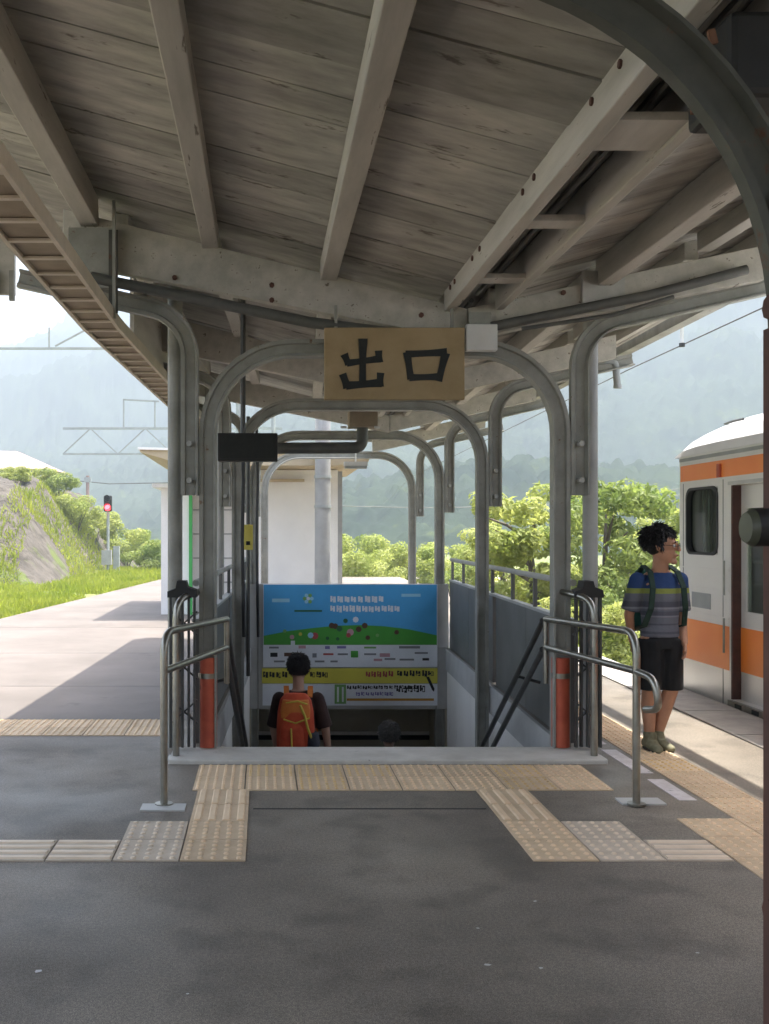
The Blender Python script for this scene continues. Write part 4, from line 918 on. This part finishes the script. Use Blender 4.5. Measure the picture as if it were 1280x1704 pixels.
for i, (px, Yq, z, s, lab) in enumerate(((590, 42, -1.1, 1.25, 'bright shrub beside the corner of the white building'), (640, 46, -1.1, 1.3, 'sunlit shrub just left of the farthest arch post'), (700, 40, -1.1, 1.12, 'sunlit shrub right of the farthest arch post'), (752, 37, -1.1, 1.1, 'low shrub seen above the start of the right parapet railing'),
        (780, 33, -1.1, 1.0, 'shrub seen through the parapet railing behind the second right post'), (935, 24, -1.1, .95, 'shrub low behind the right drainpipe'), (975, 17, -1.1, .75, 'small shrub behind the teal fence'), (1045, 18.5, -1.1, .85, 'dense shrub behind the teal fence near the boy'), (615, 36, -1.1, 1.0, 'low dark shrub over the poster top'))):
    plant('shrub', at(px, Yq, z), (s, s, s*1.0), lab, i, i*1.1)
for i, (px, Yq, s, lab) in enumerate(((14, 44, .55, 'bright bush on the slope below the pinkish roof'), (60, 44, .7, 'bush at the top edge of the rock slope'), (98, 44, .85, 'yellow-green bush half way down the rock slope edge'), (128, 43, .9, 'bush at the lower edge of the rock slope'), (210, 48, 1.15, 'rounded bush right of the red signal'), (245, 44, 1.0, 'dark bush left of the white building'), (158, 45, .9, 'bush at the foot of the red signal'), (30, 40, .45, 'small bush on the grey rock face'), (238, 58, 1.3, 'far bush behind the signal cabinets'))):
    x, y, _ = at(px, Yq, 0); plant('shrub', (x, y, max(-.35, emb(x, y)) - .1), (s, s, s*.85), lab, i + 20, i*.9)
# grass on the left verge
rnd = random.Random(3); vs = []; fs = []
for _ in range(40000):
    y = rnd.uniform(15, 46); x = XL(min(y, 34)) - .1 - rnd.random()**1.4 * 5.5
    if y > 34: x = rnd.uniform(-9, .5)
    if noise.noise(Vector((x*.6, y*.35, 2))) < -.22: continue
    zb = max(-.3, emb(x, y)) if x < -6.4 else -.24
    hgt = rnd.uniform(.08, .30) * (1 + .5*noise.noise(Vector((x, y, 0)))); a_ = rnd.random()*6.28; d = Vector((math.cos(a_), math.sin(a_), 0)); ln = Vector((rnd.gauss(0,.035), rnd.gauss(0,.035), 0)); o = len(vs); p0 = Vector((x, y, zb))
    vs += [p0 - d*.02, p0 + d*.02, p0 + ln + Vector((0,0,hgt*.7)) + d*.02, p0 + ln*2.2 + Vector((0,0,hgt))]; fs += [(o, o+1, o+2, o+3)]
me = bpy.data.meshes.new('verge_grass'); me.from_pydata(vs, [], fs); me.materials.append(M['grass'])
o = bpy.data.objects.new('verge_grass', me); COL.objects.link(o); tag(o, 'bright green grass along the left verge', 'grass', kind='stuff')

# ================================================================== PEOPLE
class Body:
    def __init__(s): s.mb = MB()
    def cap(s, a, b, ra, rb, n=12, flat=False):
        a, b = Vector(a), Vector(b); d = (b-a).normalized(); path = []; rs = []
        if not flat:
            for q in (-90, -60, -30): path.append(a + d*ra*math.sin(R(q))); rs.append(max(.0008, ra*math.cos(R(q))))
        path += [a, b]; rs += [ra, rb]
        if not flat:
            for q in (30, 60, 90): path.append(b + d*rb*math.sin(R(q))); rs.append(max(.0008, rb*math.cos(R(q))))
        s.mb.tube(path, rs, n); return s
    def loft(s, secs, S, Fd, n=18):
        vs = []
        for c, rx, ry in secs: vs += [Vector(c) + S*rx*math.cos(2*math.pi*k/n) + Fd*ry*math.sin(2*math.pi*k/n) for k in range(n)]
        m = len(secs); fs = [(i*n+k, i*n+(k+1) % n, (i+1)*n+(k+1) % n, (i+1)*n+k) for i in range(m-1) for k in range(n)] + [tuple(range(n))[::-1], tuple(range((m-1)*n, m*n))]
        s.mb.add(vs, fs); return s
    def ball(s, c, r, sc=(1,1,1), rot=None): s.mb.ball(c, r, 16, 10, sc, rot); return s
    def make(s, name, m, parent, voxel=.009, smooth=3, **kw):
        me = s.mb.mesh('tmp', m); o = bpy.data.objects.new('tmp', me); COL.objects.link(o)
        r = o.modifiers.new('r', 'REMESH'); r.mode = 'VOXEL'; r.voxel_size = voxel
        if smooth: q = o.modifiers.new('s', 'SMOOTH'); q.factor = .5; q.iterations = smooth
        dg = bpy.context.evaluated_depsgraph_get(); nm = bpy.data.meshes.new_from_object(o.evaluated_get(dg)); nm.name = name
        bpy.data.objects.remove(o); nm.materials.clear(); nm.materials.append(m); nm.polygons.foreach_set('use_smooth', [True]*len(nm.polygons))
        ob = bpy.data.objects.new(name, nm); COL.objects.link(ob); ob.parent = parent; ob.location = -parent_origin(parent); tag(ob, **kw); return ob
SK = mat('skin', (.40,.205,.125), (.47,.25,.16), 9, rough=.5, spec=.35)
HAIR = mat('black_hair', (.010,.009,.010), (.022,.019,.018), 40, rough=.5)
def hand(bd, wrist, d, side, palmn, L_=.15, curl=.5):
    "palm and five fingers; d along the forearm, side towards the thumb, palmn towards the palm side"
    d, side, palmn = Vector(d).normalized(), Vector(side).normalized(), Vector(palmn).normalized(); w0 = Vector(wrist)
    k = L_/.17
    for i in range(4): bd.cap(w0 + d*.02*k + side*(.026-.017*i)*k*.7, w0 + d*.08*k + side*(.028-.018*i)*k, .013*k, .011*k, 8)
    for i, fl in enumerate((.068, .076, .07, .055)):
        b0 = w0 + d*.082*k + side*(.030-.019*i)*k; d1 = (d + palmn*curl*.5).normalized(); d2 = (d + palmn*curl*1.5).normalized()
        b1 = b0 + d1*fl*.5*k; bd.cap(b0, b1, .0088*k, .0082*k, 8); bd.cap(b1, b1 + d2*fl*.5*k, .0082*k, .007*k, 8)
    t0 = w0 + d*.03*k + side*.028*k; t1 = t0 + (d*.7 + side*.7 + palmn*.3).normalized()*.035*k; bd.cap(t0, t1, .0115*k, .0095*k, 8); bd.cap(t1, t1 + (d + side*.15 + palmn*.4).normalized()*.03*k, .0095*k, .008*k, 8)
def head(bd, c, fd, hs):
    "skull, jaw, nose, ears, lips; fd = facing direction; hs = head height"
    fd = Vector(fd).normalized(); up = Vector((0,0,1)); sd = fd.cross(up).normalized(); c = Vector(c); r = hs/2
    rot = Matrix((sd, fd, up)).transposed()
    bd.ball(c + up*r*.18 - fd*r*.08, r*.80, (.86, 1.06, 1.0), rot); bd.ball(c - up*r*.32 + fd*r*.16, r*.60, (.86, .92, 1.08), rot)
    bd.cap(c + fd*r*.80 + up*r*.10, c + fd*r*.90 - up*r*.16, r*.09, r*.12, 8)
    bd.ball(c + fd*r*.74 - up*r*.46, r*.17, (1.3, .7, .55), rot); bd.ball(c + fd*r*.62 - up*r*.80, r*.25, (1, .8, .7), rot)
    bd.ball(c + fd*r*.72 + up*r*.20, r*.2, (2.2, .5, .4), rot)
    for q in (-1, 1): bd.ball(c + sd*q*r*.72 - up*r*.05 - fd*r*.05, r*.2, (.4, .8, 1.25), rot)
    return rot, sd, up, r
def face_bits(par, c, fd, rot, sd, up, r):
    fd = Vector(fd).normalized(); c = Vector(c); wh = mat('eye_white', (.7,.7,.68)); dk = M['ink']
    for q in (-1, 1):
        e = c + fd*r*.70 + sd*q*r*.32 + up*r*.04
        ey = MB().ball(e, r*.115, 10, 8, (1.2, .6, .75), rot).build('eye', wh, par, True)
        MB().ball(e + fd*r*.05, r*.065, 8, 6, (1, .6, 1), rot).build('iris', dk, ey, True)
        MB().tube([e + up*r*.19 - sd*r*.15 + fd*r*.06, e + up*r*.23 + fd*r*.09, e + up*r*.18 + sd*r*.15 + fd*r*.06], r*.035, 6).build('eyebrow', HAIR, par)
    lp = mat('lip', (.30,.10,.08)); MB().ball(c + fd*r*.85 - up*r*.45, r*.13, 10, 6, (1.4, .5, .28), rot).build('mouth', lp, par, True)
def hair(par, c, fd, rot, sd, up, r, m, n=420, ln=.42, seed=1, low=-.35):
    rnd = random.Random(seed); fd = Vector(fd).normalized(); c = Vector(c); mb = MB()
    mb.ball(c + up*r*.24 - fd*r*.16, r*.82, 18, 12, (.90, 1.0, 1.02), rot)
    k = 0
    while k < n:
        d = Vector((rnd.gauss(0,1), rnd.gauss(0,1), rnd.gauss(.3,1))).normalized(); zf = d.dot(up); ff = d.dot(fd)
        if zf < low or (ff > .25 and zf < .50): continue
        b0 = c + up*r*.24 - fd*r*.12 + (sd*d.dot(sd)*.86 + fd*ff*1.0 + up*zf*.98)*r*.82
        cr_ = (up*.9 - fd*.35).normalized(); t = d - cr_; t = (t - d*t.dot(d)); t = (t.normalized() if t.length > .05 else fd) + Vector((rnd.gauss(0,.28), rnd.gauss(0,.28), rnd.gauss(0,.28))) + d*.12
        t.normalize(); l_ = r*ln*rnd.uniform(.6, 1.3); w_ = r*rnd.uniform(.02, .045)
        mb.tube([b0 - d*r*.04, b0 + t*l_*.5 + d*r*.05, b0 + t*l_ + d*r*rnd.uniform(-.02, .07)], [w_, w_, w_*.25], 4, False); k += 1
    return mb.build('hair', m, par, True)
def zbands(name, bands, rough=.85):
    "cloth printed in horizontal bands: list of (upper z, colour)"
    m = mat(name, bands[-1][1], tuple(x*1.1 for x in bands[-1][1]), 30, rough=rough, spec=.15, bump=.6, bscale=9, dist=.03); nd = m.node_tree.nodes; L = m.node_tree.links
    geo = nd.new('ShaderNodeNewGeometry'); sp = nd.new('ShaderNodeSeparateXYZ'); L.new(geo.outputs['Position'], sp.inputs[0]); zs = [b for b in bands]
    z0, z1 = zs[0][0], zs[-1][0]; mr = nd.new('ShaderNodeMapRange'); mr.inputs[1].default_value = z0; mr.inputs[2].default_value = z1; L.new(sp.outputs[2], mr.inputs[0])
    cr = nd.new('ShaderNodeValToRGB'); cr.color_ramp.interpolation = 'CONSTANT'
    for i, (z, c) in enumerate(zs):
        e = cr.color_ramp.elements[0] if i == 0 else (cr.color_ramp.elements[1] if i == 1 else cr.color_ramp.elements.new(.5)); e.position = (z - z0)/(z1 - z0); e.color = (*c, 1)
    els = sorted(zip([(z - z0)/(z1 - z0) for z, _ in zs], [c for _, c in zs]))
    for e, (p_, c_) in zip(cr.color_ramp.elements, els): e.position = p_; e.color = (*c_, 1)
    L.new(mr.outputs[0], cr.inputs[0]); L.new(cr.outputs[0], nd['Principled BSDF'].inputs['Base Color']); return m
Vx = lambda *a: Vector(a)

# --- boy standing on the right platform, torso to the camera, looking to the right
BX, BY = 2.70, 7.06
boy = thing('person', 'boy in blue and grey striped shirt and black shorts standing by the train, looking right', 'person', (BX, BY, 0))
a_ = R(8); Fd = Vector((math.sin(a_), -math.cos(a_), 0)); S = Vector((math.cos(a_), math.sin(a_), 0)); U = Vector((0,0,1)); O = Vector((BX, BY, 0))
L3 = lambda s, f, z: O + S*s + Fd*f + U*z
hc = L3(.03, .025, 1.405); hf = Vector((.88, -.47, -.06))
bd = Body()
rot, sd, up, r = head(bd, hc, hf, .258)
bd.cap(L3(.035, .0, 1.20), hc - U*.07, .056, .052)
bd.loft([(L3(.035,0,.76), .13, .095), (L3(.035,0,.88), .118, .085), (L3(.035,0,1.02), .132, .092), (L3(.035,0,1.14), .148, .088), (L3(.035,-.01,1.205), .11, .07), (L3(.035,-.01,1.24), .06, .055)], S, Fd)
sh_l, sh_r = L3(.185, -.005, 1.165), L3(-.125, -.005, 1.165)
el_l, el_r = L3(.215, -.03, .925), L3(-.165, -.05, .925); wr_l, wr_r = L3(.165, .09, .74), L3(-.115, -.10, .735)
for s_, e_, w_ in ((sh_l, el_l, wr_l), (sh_r, el_r, wr_r)):
    bd.cap(s_, e_, .042, .034); bd.cap(e_, w_, .034, .023)
hand(bd, wr_l, wr_l - el_l, Fd - S*.3, -S, .15, .6); hand(bd, wr_r, wr_r - el_r, Fd, S, .15, .7)
hipL, hipR = L3(.10, 0, .76), L3(-.03, 0, .76); knL, knR = L3(.10, .03, .41), L3(-.05, .015, .41); anL, anR = L3(.025, -.02, .075), L3(-.045, .01, .075)
for h_, k_, n_ in ((hipL, knL, anL), (hipR, knR, anR)):
    bd.cap(h_, k_, .075, .052); mid = k_.lerp(n_, .3) - Fd*.012; bd.cap(k_, mid, .050, .053); bd.cap(mid, n_, .053, .032); bd.cap(n_, n_ - U*.03 + Fd*.06, .032, .028)
body = bd.make('body', SK, boy, .0072, 2)
face_bits(boy, hc, hf, rot, sd, up, r)
hair(boy, hc, hf, rot, sd, up, r, HAIR, 2600, .34, 2)
gl = MB(); hfn = hf.normalized()
for q in (-1, 1):
    cc = hc + hfn*r*.90 + sd*q*r*.35 + up*r*.03
    gl.tube([cc + sd*r*.27*math.cos(k*.524) + up*r*.17*math.sin(k*.524) for k in range(13)], .0016, 6)
    gl.tube([cc + sd*q*r*.27, hc + sd*q*r*.78 + up*r*.08 - hfn*r*.05], .0020, 6)
gl.tube([hc + hfn*r*.92 - sd*r*.09 + up*r*.06, hc + hfn*r*.92 + sd*r*.09 + up*r*.06], .0026, 6)
gl.build('glasses', M['dark'], boy, True)
gy, gd, bl = (.15,.155,.185), (.10,.105,.13), (.03,.06,.155)
shirtm = zbands('striped_shirt', [(.70, gy), (.80, gd), (.815, gy), (.86, gd), (.872, gy), (.915, (.22,.22,.25)), (.925, gd), (.955, gy), (.97, (.24,.24,.27)), (.982, gd), (1.02, gy), (1.075, (.26,.30,.08)), (1.112, bl), (1.4, bl)])
b2 = Body()
b2.loft([(L3(.035,0,.775), .138, .106), (L3(.035,0,.86), .128, .098), (L3(.035,0,1.0), .135, .100), (L3(.035,0,1.12), .148, .098), (L3(.035,-.005,1.185), .128, .082), (L3(.035,-.008,1.222), .085, .070)], S, Fd)
for s_, e_ in ((sh_l, el_l), (sh_r, el_r)):
    d = (e_ - s_).normalized(); b2.ball(s_, .058); b2.cap(s_, s_ + d*.215, .057, .064, 14, True)
shirt = b2.make('shirt', shirtm, boy, .009, 2)
b3 = Body(); SHM = mat('black_shorts', (.008,.008,.009), (.016,.016,.017), 12, rough=.85, bump=.3, bscale=16, dist=.02)
b3.loft([(L3(.035,0,.70), .138, .108), (L3(.035,0,.80), .127, .097)], S, Fd)
for h_, k_ in ((hipL, knL), (hipR, knR)):
    d = (k_ - h_); b3.loft([(h_ + U*.0, .088, .10), (h_.lerp(k_, .5), .086, .096), (h_.lerp(k_, .99), .078, .085)], S, Fd)
b3.make('shorts', SHM, boy, .010, 2)
SHO = mat('olive_shoe', (.15,.145,.085), (.26,.245,.16), 26, rough=.8); SOL = mat('shoe_sole', (.06,.055,.05), (.09,.085,.075), 20, rough=.8)
for n_, yaw in ((anL, 10), (anR, -5)):
    fdir = Vector((math.sin(a_ + R(yaw)), -math.cos(a_ + R(yaw)), 0)); sdir = Vector((-fdir.y, fdir.x, 0)); g0 = Vector((n_.x, n_.y, 0))
    q = Body(); q.loft([(g0 - fdir*.065 + U*.04, .034, .04), (g0 + U*.045, .040, .043), (g0 + fdir*.07 + U*.035, .042, .034), (g0 + fdir*.14 + U*.026, .036, .024), (g0 + fdir*.165 + U*.022, .018, .015)], sdir, U); q.loft([(g0 + fdir*.01 + U*.03, .046, .062), (g0 + fdir*.005 + U*.09, .044, .052), (g0 + U*.125, .043, .046)], sdir, fdir); q.loft([(g0 + fdir*.055 + U*.035, .044, .07), (g0 + fdir*.03 + U*.075, .036, .05)], sdir, fdir)
    so_ = q.make('shoe', SHO, boy, .006, 2)
    ss = Body(); ss.loft([(g0 + U*.003 + fdir*.045, .046, .118), (g0 + U*.016 + fdir*.045, .047, .12)], sdir, fdir); ss.mb.build('sole', SOL, so_)
# backpack straps and pack behind
STR = mat('dark_strap', (.012,.03,.022), (.02,.05,.035), 20, rough=.8); PK = mat('teal_pack', (.02,.10,.075), (.03,.13,.10), 10, rough=.8)
pk = MB()
bp = Body(); bp.loft([(L3(.035,-.20,.80), .12, .06), (L3(.035,-.20,.95), .135, .075), (L3(.035,-.19,1.12), .125, .07), (L3(.035,-.17,1.23), .085, .04)], S, Fd)
pack = bp.make('backpack', PK, boy, .011, 2)
for q in (-1, 1):
    pth = [L3(.035+q*.10,-.13,1.20), L3(.035+q*.098,-.04,1.262), L3(.035+q*.10,.055,1.225), L3(.035+q*.112,.112,1.12), L3(.035+q*.125,.112,.98), L3(.035+q*.145,.06,.86), L3(.035+q*.14,-.10,.82)]
    mb = MB()
    for u, v in zip(pth, pth[1:]): mb.beam(u, v + (v-u).normalized()*.006, .036, .012, Fd + U*.4)
    mb.build('strap', STR, pack)

# --- child with the red backpack going down the stairs, seen from behind
CX, CY = .30, 9.0; cz = -(int((CY - 7.0)/.3) + 1)*.165
kid = thing('person', 'dark-haired child with red backpack and brown shirt walking down the stairs', 'person', (CX, CY, cz))
Fd = Vector((.05, 1, 0)).normalized(); S = Vector((1, -.05, 0)).normalized(); O = Vector((CX, CY, cz)); Hk = .43 - cz; k = Hk/1.57
L3 = lambda s, f, z: O + S*s*k + Fd*f*k + U*z*k
bd = Body(); hc = L3(0, .03, 1.43); hf = Vector((.05, 1, -.18))
rot, sd, up, r = head(bd, hc, hf, .235*k)
bd.cap(L3(0,0,1.22), hc - U*.07, .052*k, .05*k)
bd.loft([(L3(0,0,.76), .14*k, .10*k), (L3(0,0,.9), .13*k, .09*k), (L3(0,0,1.1), .155*k, .095*k), (L3(0,0,1.2), .13*k, .075*k), (L3(0,0,1.25), .06*k, .055*k)], S, Fd)
shs = [L3(q*.165, 0, 1.17) for q in (-1, 1)]; els = [L3(-.215, .03, .92), L3(.235, -.02, .92)]; wrs = [L3(-.20, .14, .74), L3(.262, .02, .72)]
for s_, e_, w_ in zip(shs, els, wrs): bd.cap(s_, e_, .05*k, .04*k); bd.cap(e_, w_, .04*k, .028*k)
hand(bd, wrs[0], wrs[0]-els[0], Fd, S, .16*k); hand(bd, wrs[1], wrs[1]-els[1], Fd, -S, .16*k)
fl_, fr_ = L3(-.07, .0, .07), L3(.09, .22, .07); fr_.z -= .165
kns = [L3(-.075, .06, .41), L3(.085, .16, .38)]
for q, kn, an in ((-1, kns[0], fl_), (1, kns[1], fr_)): bd.cap(L3(q*.07, 0, .77), kn, .078*k, .055*k); bd.cap(kn, an, .054*k, .034*k); bd.cap(an, an + Fd*.08 - U*.03, .034*k, .028*k)
SK2 = mat('skin_pale', (.40,.24,.17), (.46,.29,.21), 8, rough=.5)
bd.make('body', SK2, kid, .008, 2); face_bits(kid, hc, hf, rot, sd, up, r); hair(kid, hc, hf, rot, sd, up, r, HAIR, 2600, .30, 5, low=-.62)
b2 = Body(); SHB = mat('dark_brown_shirt', (.035,.018,.016), (.055,.03,.026), 14, rough=.85, bump=.3, bscale=16, dist=.02)
b2.loft([(L3(0,0,.74), .155*k, .115*k), (L3(0,0,.9), .148*k, .108*k), (L3(0,0,1.1), .168*k, .108*k), (L3(0,0,1.2), .145*k, .09*k), (L3(0,0,1.245), .085*k, .07*k)], S, Fd)
for s_, e_ in zip(shs, els): d = (e_-s_).normalized(); b2.ball(s_, .064*k); b2.cap(s_, s_ + d*.25*k, .064*k, .068*k, 14, True)
b2.make('shirt', SHB, kid, .009, 2)
b3 = Body(); TRM = mat('dark_trousers', (.012,.013,.02), (.02,.022,.03), 12, rough=.85)
b3.loft([(L3(0,0,.68), .155*k, .118*k), (L3(0,0,.80), .145*k, .108*k)], S, Fd)
for q, kn, an in ((-1, kns[0], fl_), (1, kns[1], fr_)): b3.cap(L3(q*.07,0,.77), kn, .09*k, .075*k); b3.cap(kn, an + U*.03, .075*k, .06*k, 12, True)
b3.make('trousers', TRM, kid, .011, 2)
for an in (fl_, fr_):
    q = Body(); g0 = Vector((an.x, an.y, an.z - .075*k)); q.loft([(g0 - Fd*.06 + U*.04, .034, .038), (g0 + U*.045, .04, .042), (g0 + Fd*.08 + U*.035, .042, .034), (g0 + Fd*.16 + U*.024, .03, .02)], S, U); q.make('shoe', SOL, kid, .008, 2)
RED = mat('red_pack_cloth', (.50,.055,.022), (.62,.10,.035), 9, rough=.7, bump=.25, bscale=14, dist=.02); ORG = mat('orange_pack_cloth', (.60,.17,.03), (.70,.24,.05), 9, rough=.7); YEL = mat('yellow_trim', (.62,.48,.06), (.68,.55,.1), 9, rough=.6); DKP = mat('dark_mesh_pocket', (.03,.035,.05), (.06,.065,.09), 30, rough=.8)
bp = Body(); bp.loft([(L3(-.02,-.20,.68), .13*k, .07*k), (L3(-.02,-.215,.78), .165*k, .105*k), (L3(-.02,-.22,.95), .165*k, .11*k), (L3(-.02,-.21,1.10), .155*k, .10*k), (L3(-.02,-.19,1.20), .135*k, .075*k), (L3(-.02,-.17,1.25), .09*k, .04*k)], S, Fd)
pack = bp.make('backpack', RED, kid, .011, 3)
q = Body(); q.loft([(L3(-.05,-.30,.70), .095*k, .035*k), (L3(-.05,-.315,.82), .11*k, .045*k), (L3(-.05,-.31,.97), .10*k, .04*k), (L3(-.05,-.295,1.03), .07*k, .025*k)], S, Fd); q.make('front_pocket', RED, pack, .010, 2)
q = Body(); q.loft([(L3(-.02,-.275,1.05), .125*k, .035*k), (L3(-.02,-.265,1.12), .13*k, .04*k), (L3(-.02,-.23,1.205), .115*k, .05*k)], S, Fd); q.make('top_flap', ORG, pack, .010, 2)
for pts, rr in (([L3(-.03,-.345,.72), L3(-.05,-.366,.85), L3(-.055,-.355,.98)], .008), ([L3(-.12,-.31,1.05), L3(-.02,-.325,1.02), L3(.10,-.305,1.06)], .007), ([L3(.02,-.315,1.17), L3(.06,-.32,1.08), L3(.085,-.34,.98), L3(.12,-.30,.88)], .011), ([L3(-.10,-.27,1.18), L3(.0,-.29,1.20), L3(.08,-.27,1.17)], .008)):
    MB().tube(pts, rr*k, 8).build('trim', YEL, pack, True)
q = Body(); q.loft([(L3(.11,-.23,.74), .06*k, .08*k), (L3(.125,-.235,.84), .065*k, .088*k), (L3(.12,-.235,.93), .055*k, .08*k)], S, Fd); q.make('side_pocket', DKP, pack, .010, 2)
for s_ in (-1, 1):
    pth = [L3(s_*.10,-.12,1.21), L3(s_*.105,-.03,1.285), L3(s_*.105,.06,1.24), L3(s_*.12,.115,1.1), L3(s_*.15,.06,.9), L3(s_*.15,-.1,.78)]; mb = MB()
    for u, v in zip(pth, pth[1:]): mb.beam(u, v, .045, .012, Fd + U*.4)
    mb.build('strap', ORG, pack)

# --- grey-haired person further down
CX, CY = 1.345, 11.0; cz = -(int((CY - 7.0)/.3) + 1)*.165
old = thing('person', 'grey-haired person in dark clothes low on the stairs, only head and shoulders in view', 'person', (CX, CY, cz))
Fd = Vector((.1, 1, 0)).normalized(); S = Vector((1, -.1, 0)).normalized(); O = Vector((CX, CY, cz)); k = (-.56 - cz)/1.57
L3 = lambda s, f, z: O + S*s*k + Fd*f*k + U*z*k
bd = Body(); hc = L3(0, .04, 1.44); hf = Vector((.1, 1, -.15)); rot, sd, up, r = head(bd, hc, hf, .235*k)
bd.cap(L3(0,0,1.24), hc - U*.07, .05, .05)
shs = [L3(q*.18, 0, 1.20) for q in (-1, 1)]; els = [L3(-.235, .03, .94), L3(.235, .02, .94)]; wrs = [L3(-.22, .15, .76), L3(.23, .14, .76)]
for s_, e_, w_ in zip(shs, els, wrs): bd.cap(s_, e_, .05, .04); bd.cap(e_, w_, .04, .028)
hand(bd, wrs[0], wrs[0]-els[0], Fd, S, .17); hand(bd, wrs[1], wrs[1]-els[1], Fd, -S, .17)
bd.loft([(L3(0,0,.76), .14, .10), (L3(0,0,1.1), .155, .1), (L3(0,0,1.25), .06, .055)], S, Fd)
fl_, fr_ = L3(-.07, .0, .07), L3(.09, .22, .07); fr_.z -= .165; kns = [L3(-.075, .06, .41), L3(.085, .16, .38)]
for q, kn, an in ((-1, kns[0], fl_), (1, kns[1], fr_)): bd.cap(L3(q*.07, 0, .77), kn, .078, .055); bd.cap(kn, an, .054, .034); bd.cap(an, an + Fd*.08 - U*.03, .034, .028)
bd.make('body', SK2, old, .010, 2); face_bits(old, hc, hf, rot, sd, up, r)
hair(old, hc, hf, rot, sd, up, r, mat('grey_hair', (.07,.07,.07), (.24,.235,.23), 40, rough=.6), 2200, .38, 9, low=-.55)
JK = mat('dark_jacket', (.014,.016,.016), (.024,.026,.026), 10, rough=.85)
b2 = Body(); b2.loft([(L3(0,0,.66), .18, .135), (L3(0,0,.9), .17, .125), (L3(0,0,1.12), .19, .12), (L3(0,0,1.22), .16, .10), (L3(0,0,1.275), .085, .075)], S, Fd)
for s_, e_, w_ in zip(shs, els, wrs): b2.ball(s_, .07); b2.cap(s_, e_, .07, .06); b2.cap(e_, e_.lerp(w_, .9), .06, .05, 14, True)
b2.make('jacket', JK, old, .012, 2)
b3 = Body(); b3.loft([(L3(0,0,.66), .165, .125), (L3(0,0,.80), .15, .112)], S, Fd)
for q, kn, an in ((-1, kns[0], fl_), (1, kns[1], fr_)): b3.cap(L3(q*.07,0,.77), kn, .092, .078); b3.cap(kn, an + U*.03, .078, .065, 12, True)
b3.make('trousers', TRM, old, .012, 2)
for an in (fl_, fr_):
    q = Body(); g0 = Vector((an.x, an.y, an.z - .075*k)); q.loft([(g0 - Fd*.06 + U*.04, .034, .038), (g0 + U*.045, .04, .042), (g0 + Fd*.08 + U*.035, .042, .034), (g0 + Fd*.16 + U*.024, .03, .02)], S, U); q.make('shoe', SOL, old, .009, 2)

# ================================================================== HAZE
hz = MB().box(-1700, 1700, -1700, 1700, -5.0, max(v[2] for v in vs_hills) + 12).build('haze', [], kind='stuff')
tag(hz, 'pale summer haze lying over the valley', 'haze')
hm = bpy.data.materials.new('summer_haze'); hm.use_nodes = True; t_ = hm.node_tree; t_.nodes.remove(t_.nodes['Principled BSDF'])
pv = t_.nodes.new('ShaderNodeVolumePrincipled'); pv.inputs['Color'].default_value = (.73, .865, 1.0, 1); pv.inputs['Density'].default_value = 0.0018; pv.inputs['Anisotropy'].default_value = 0.0
t_.links.new(pv.outputs[0], t_.nodes['Material Output'].inputs['Volume'])
hz.data.materials.append(hm)
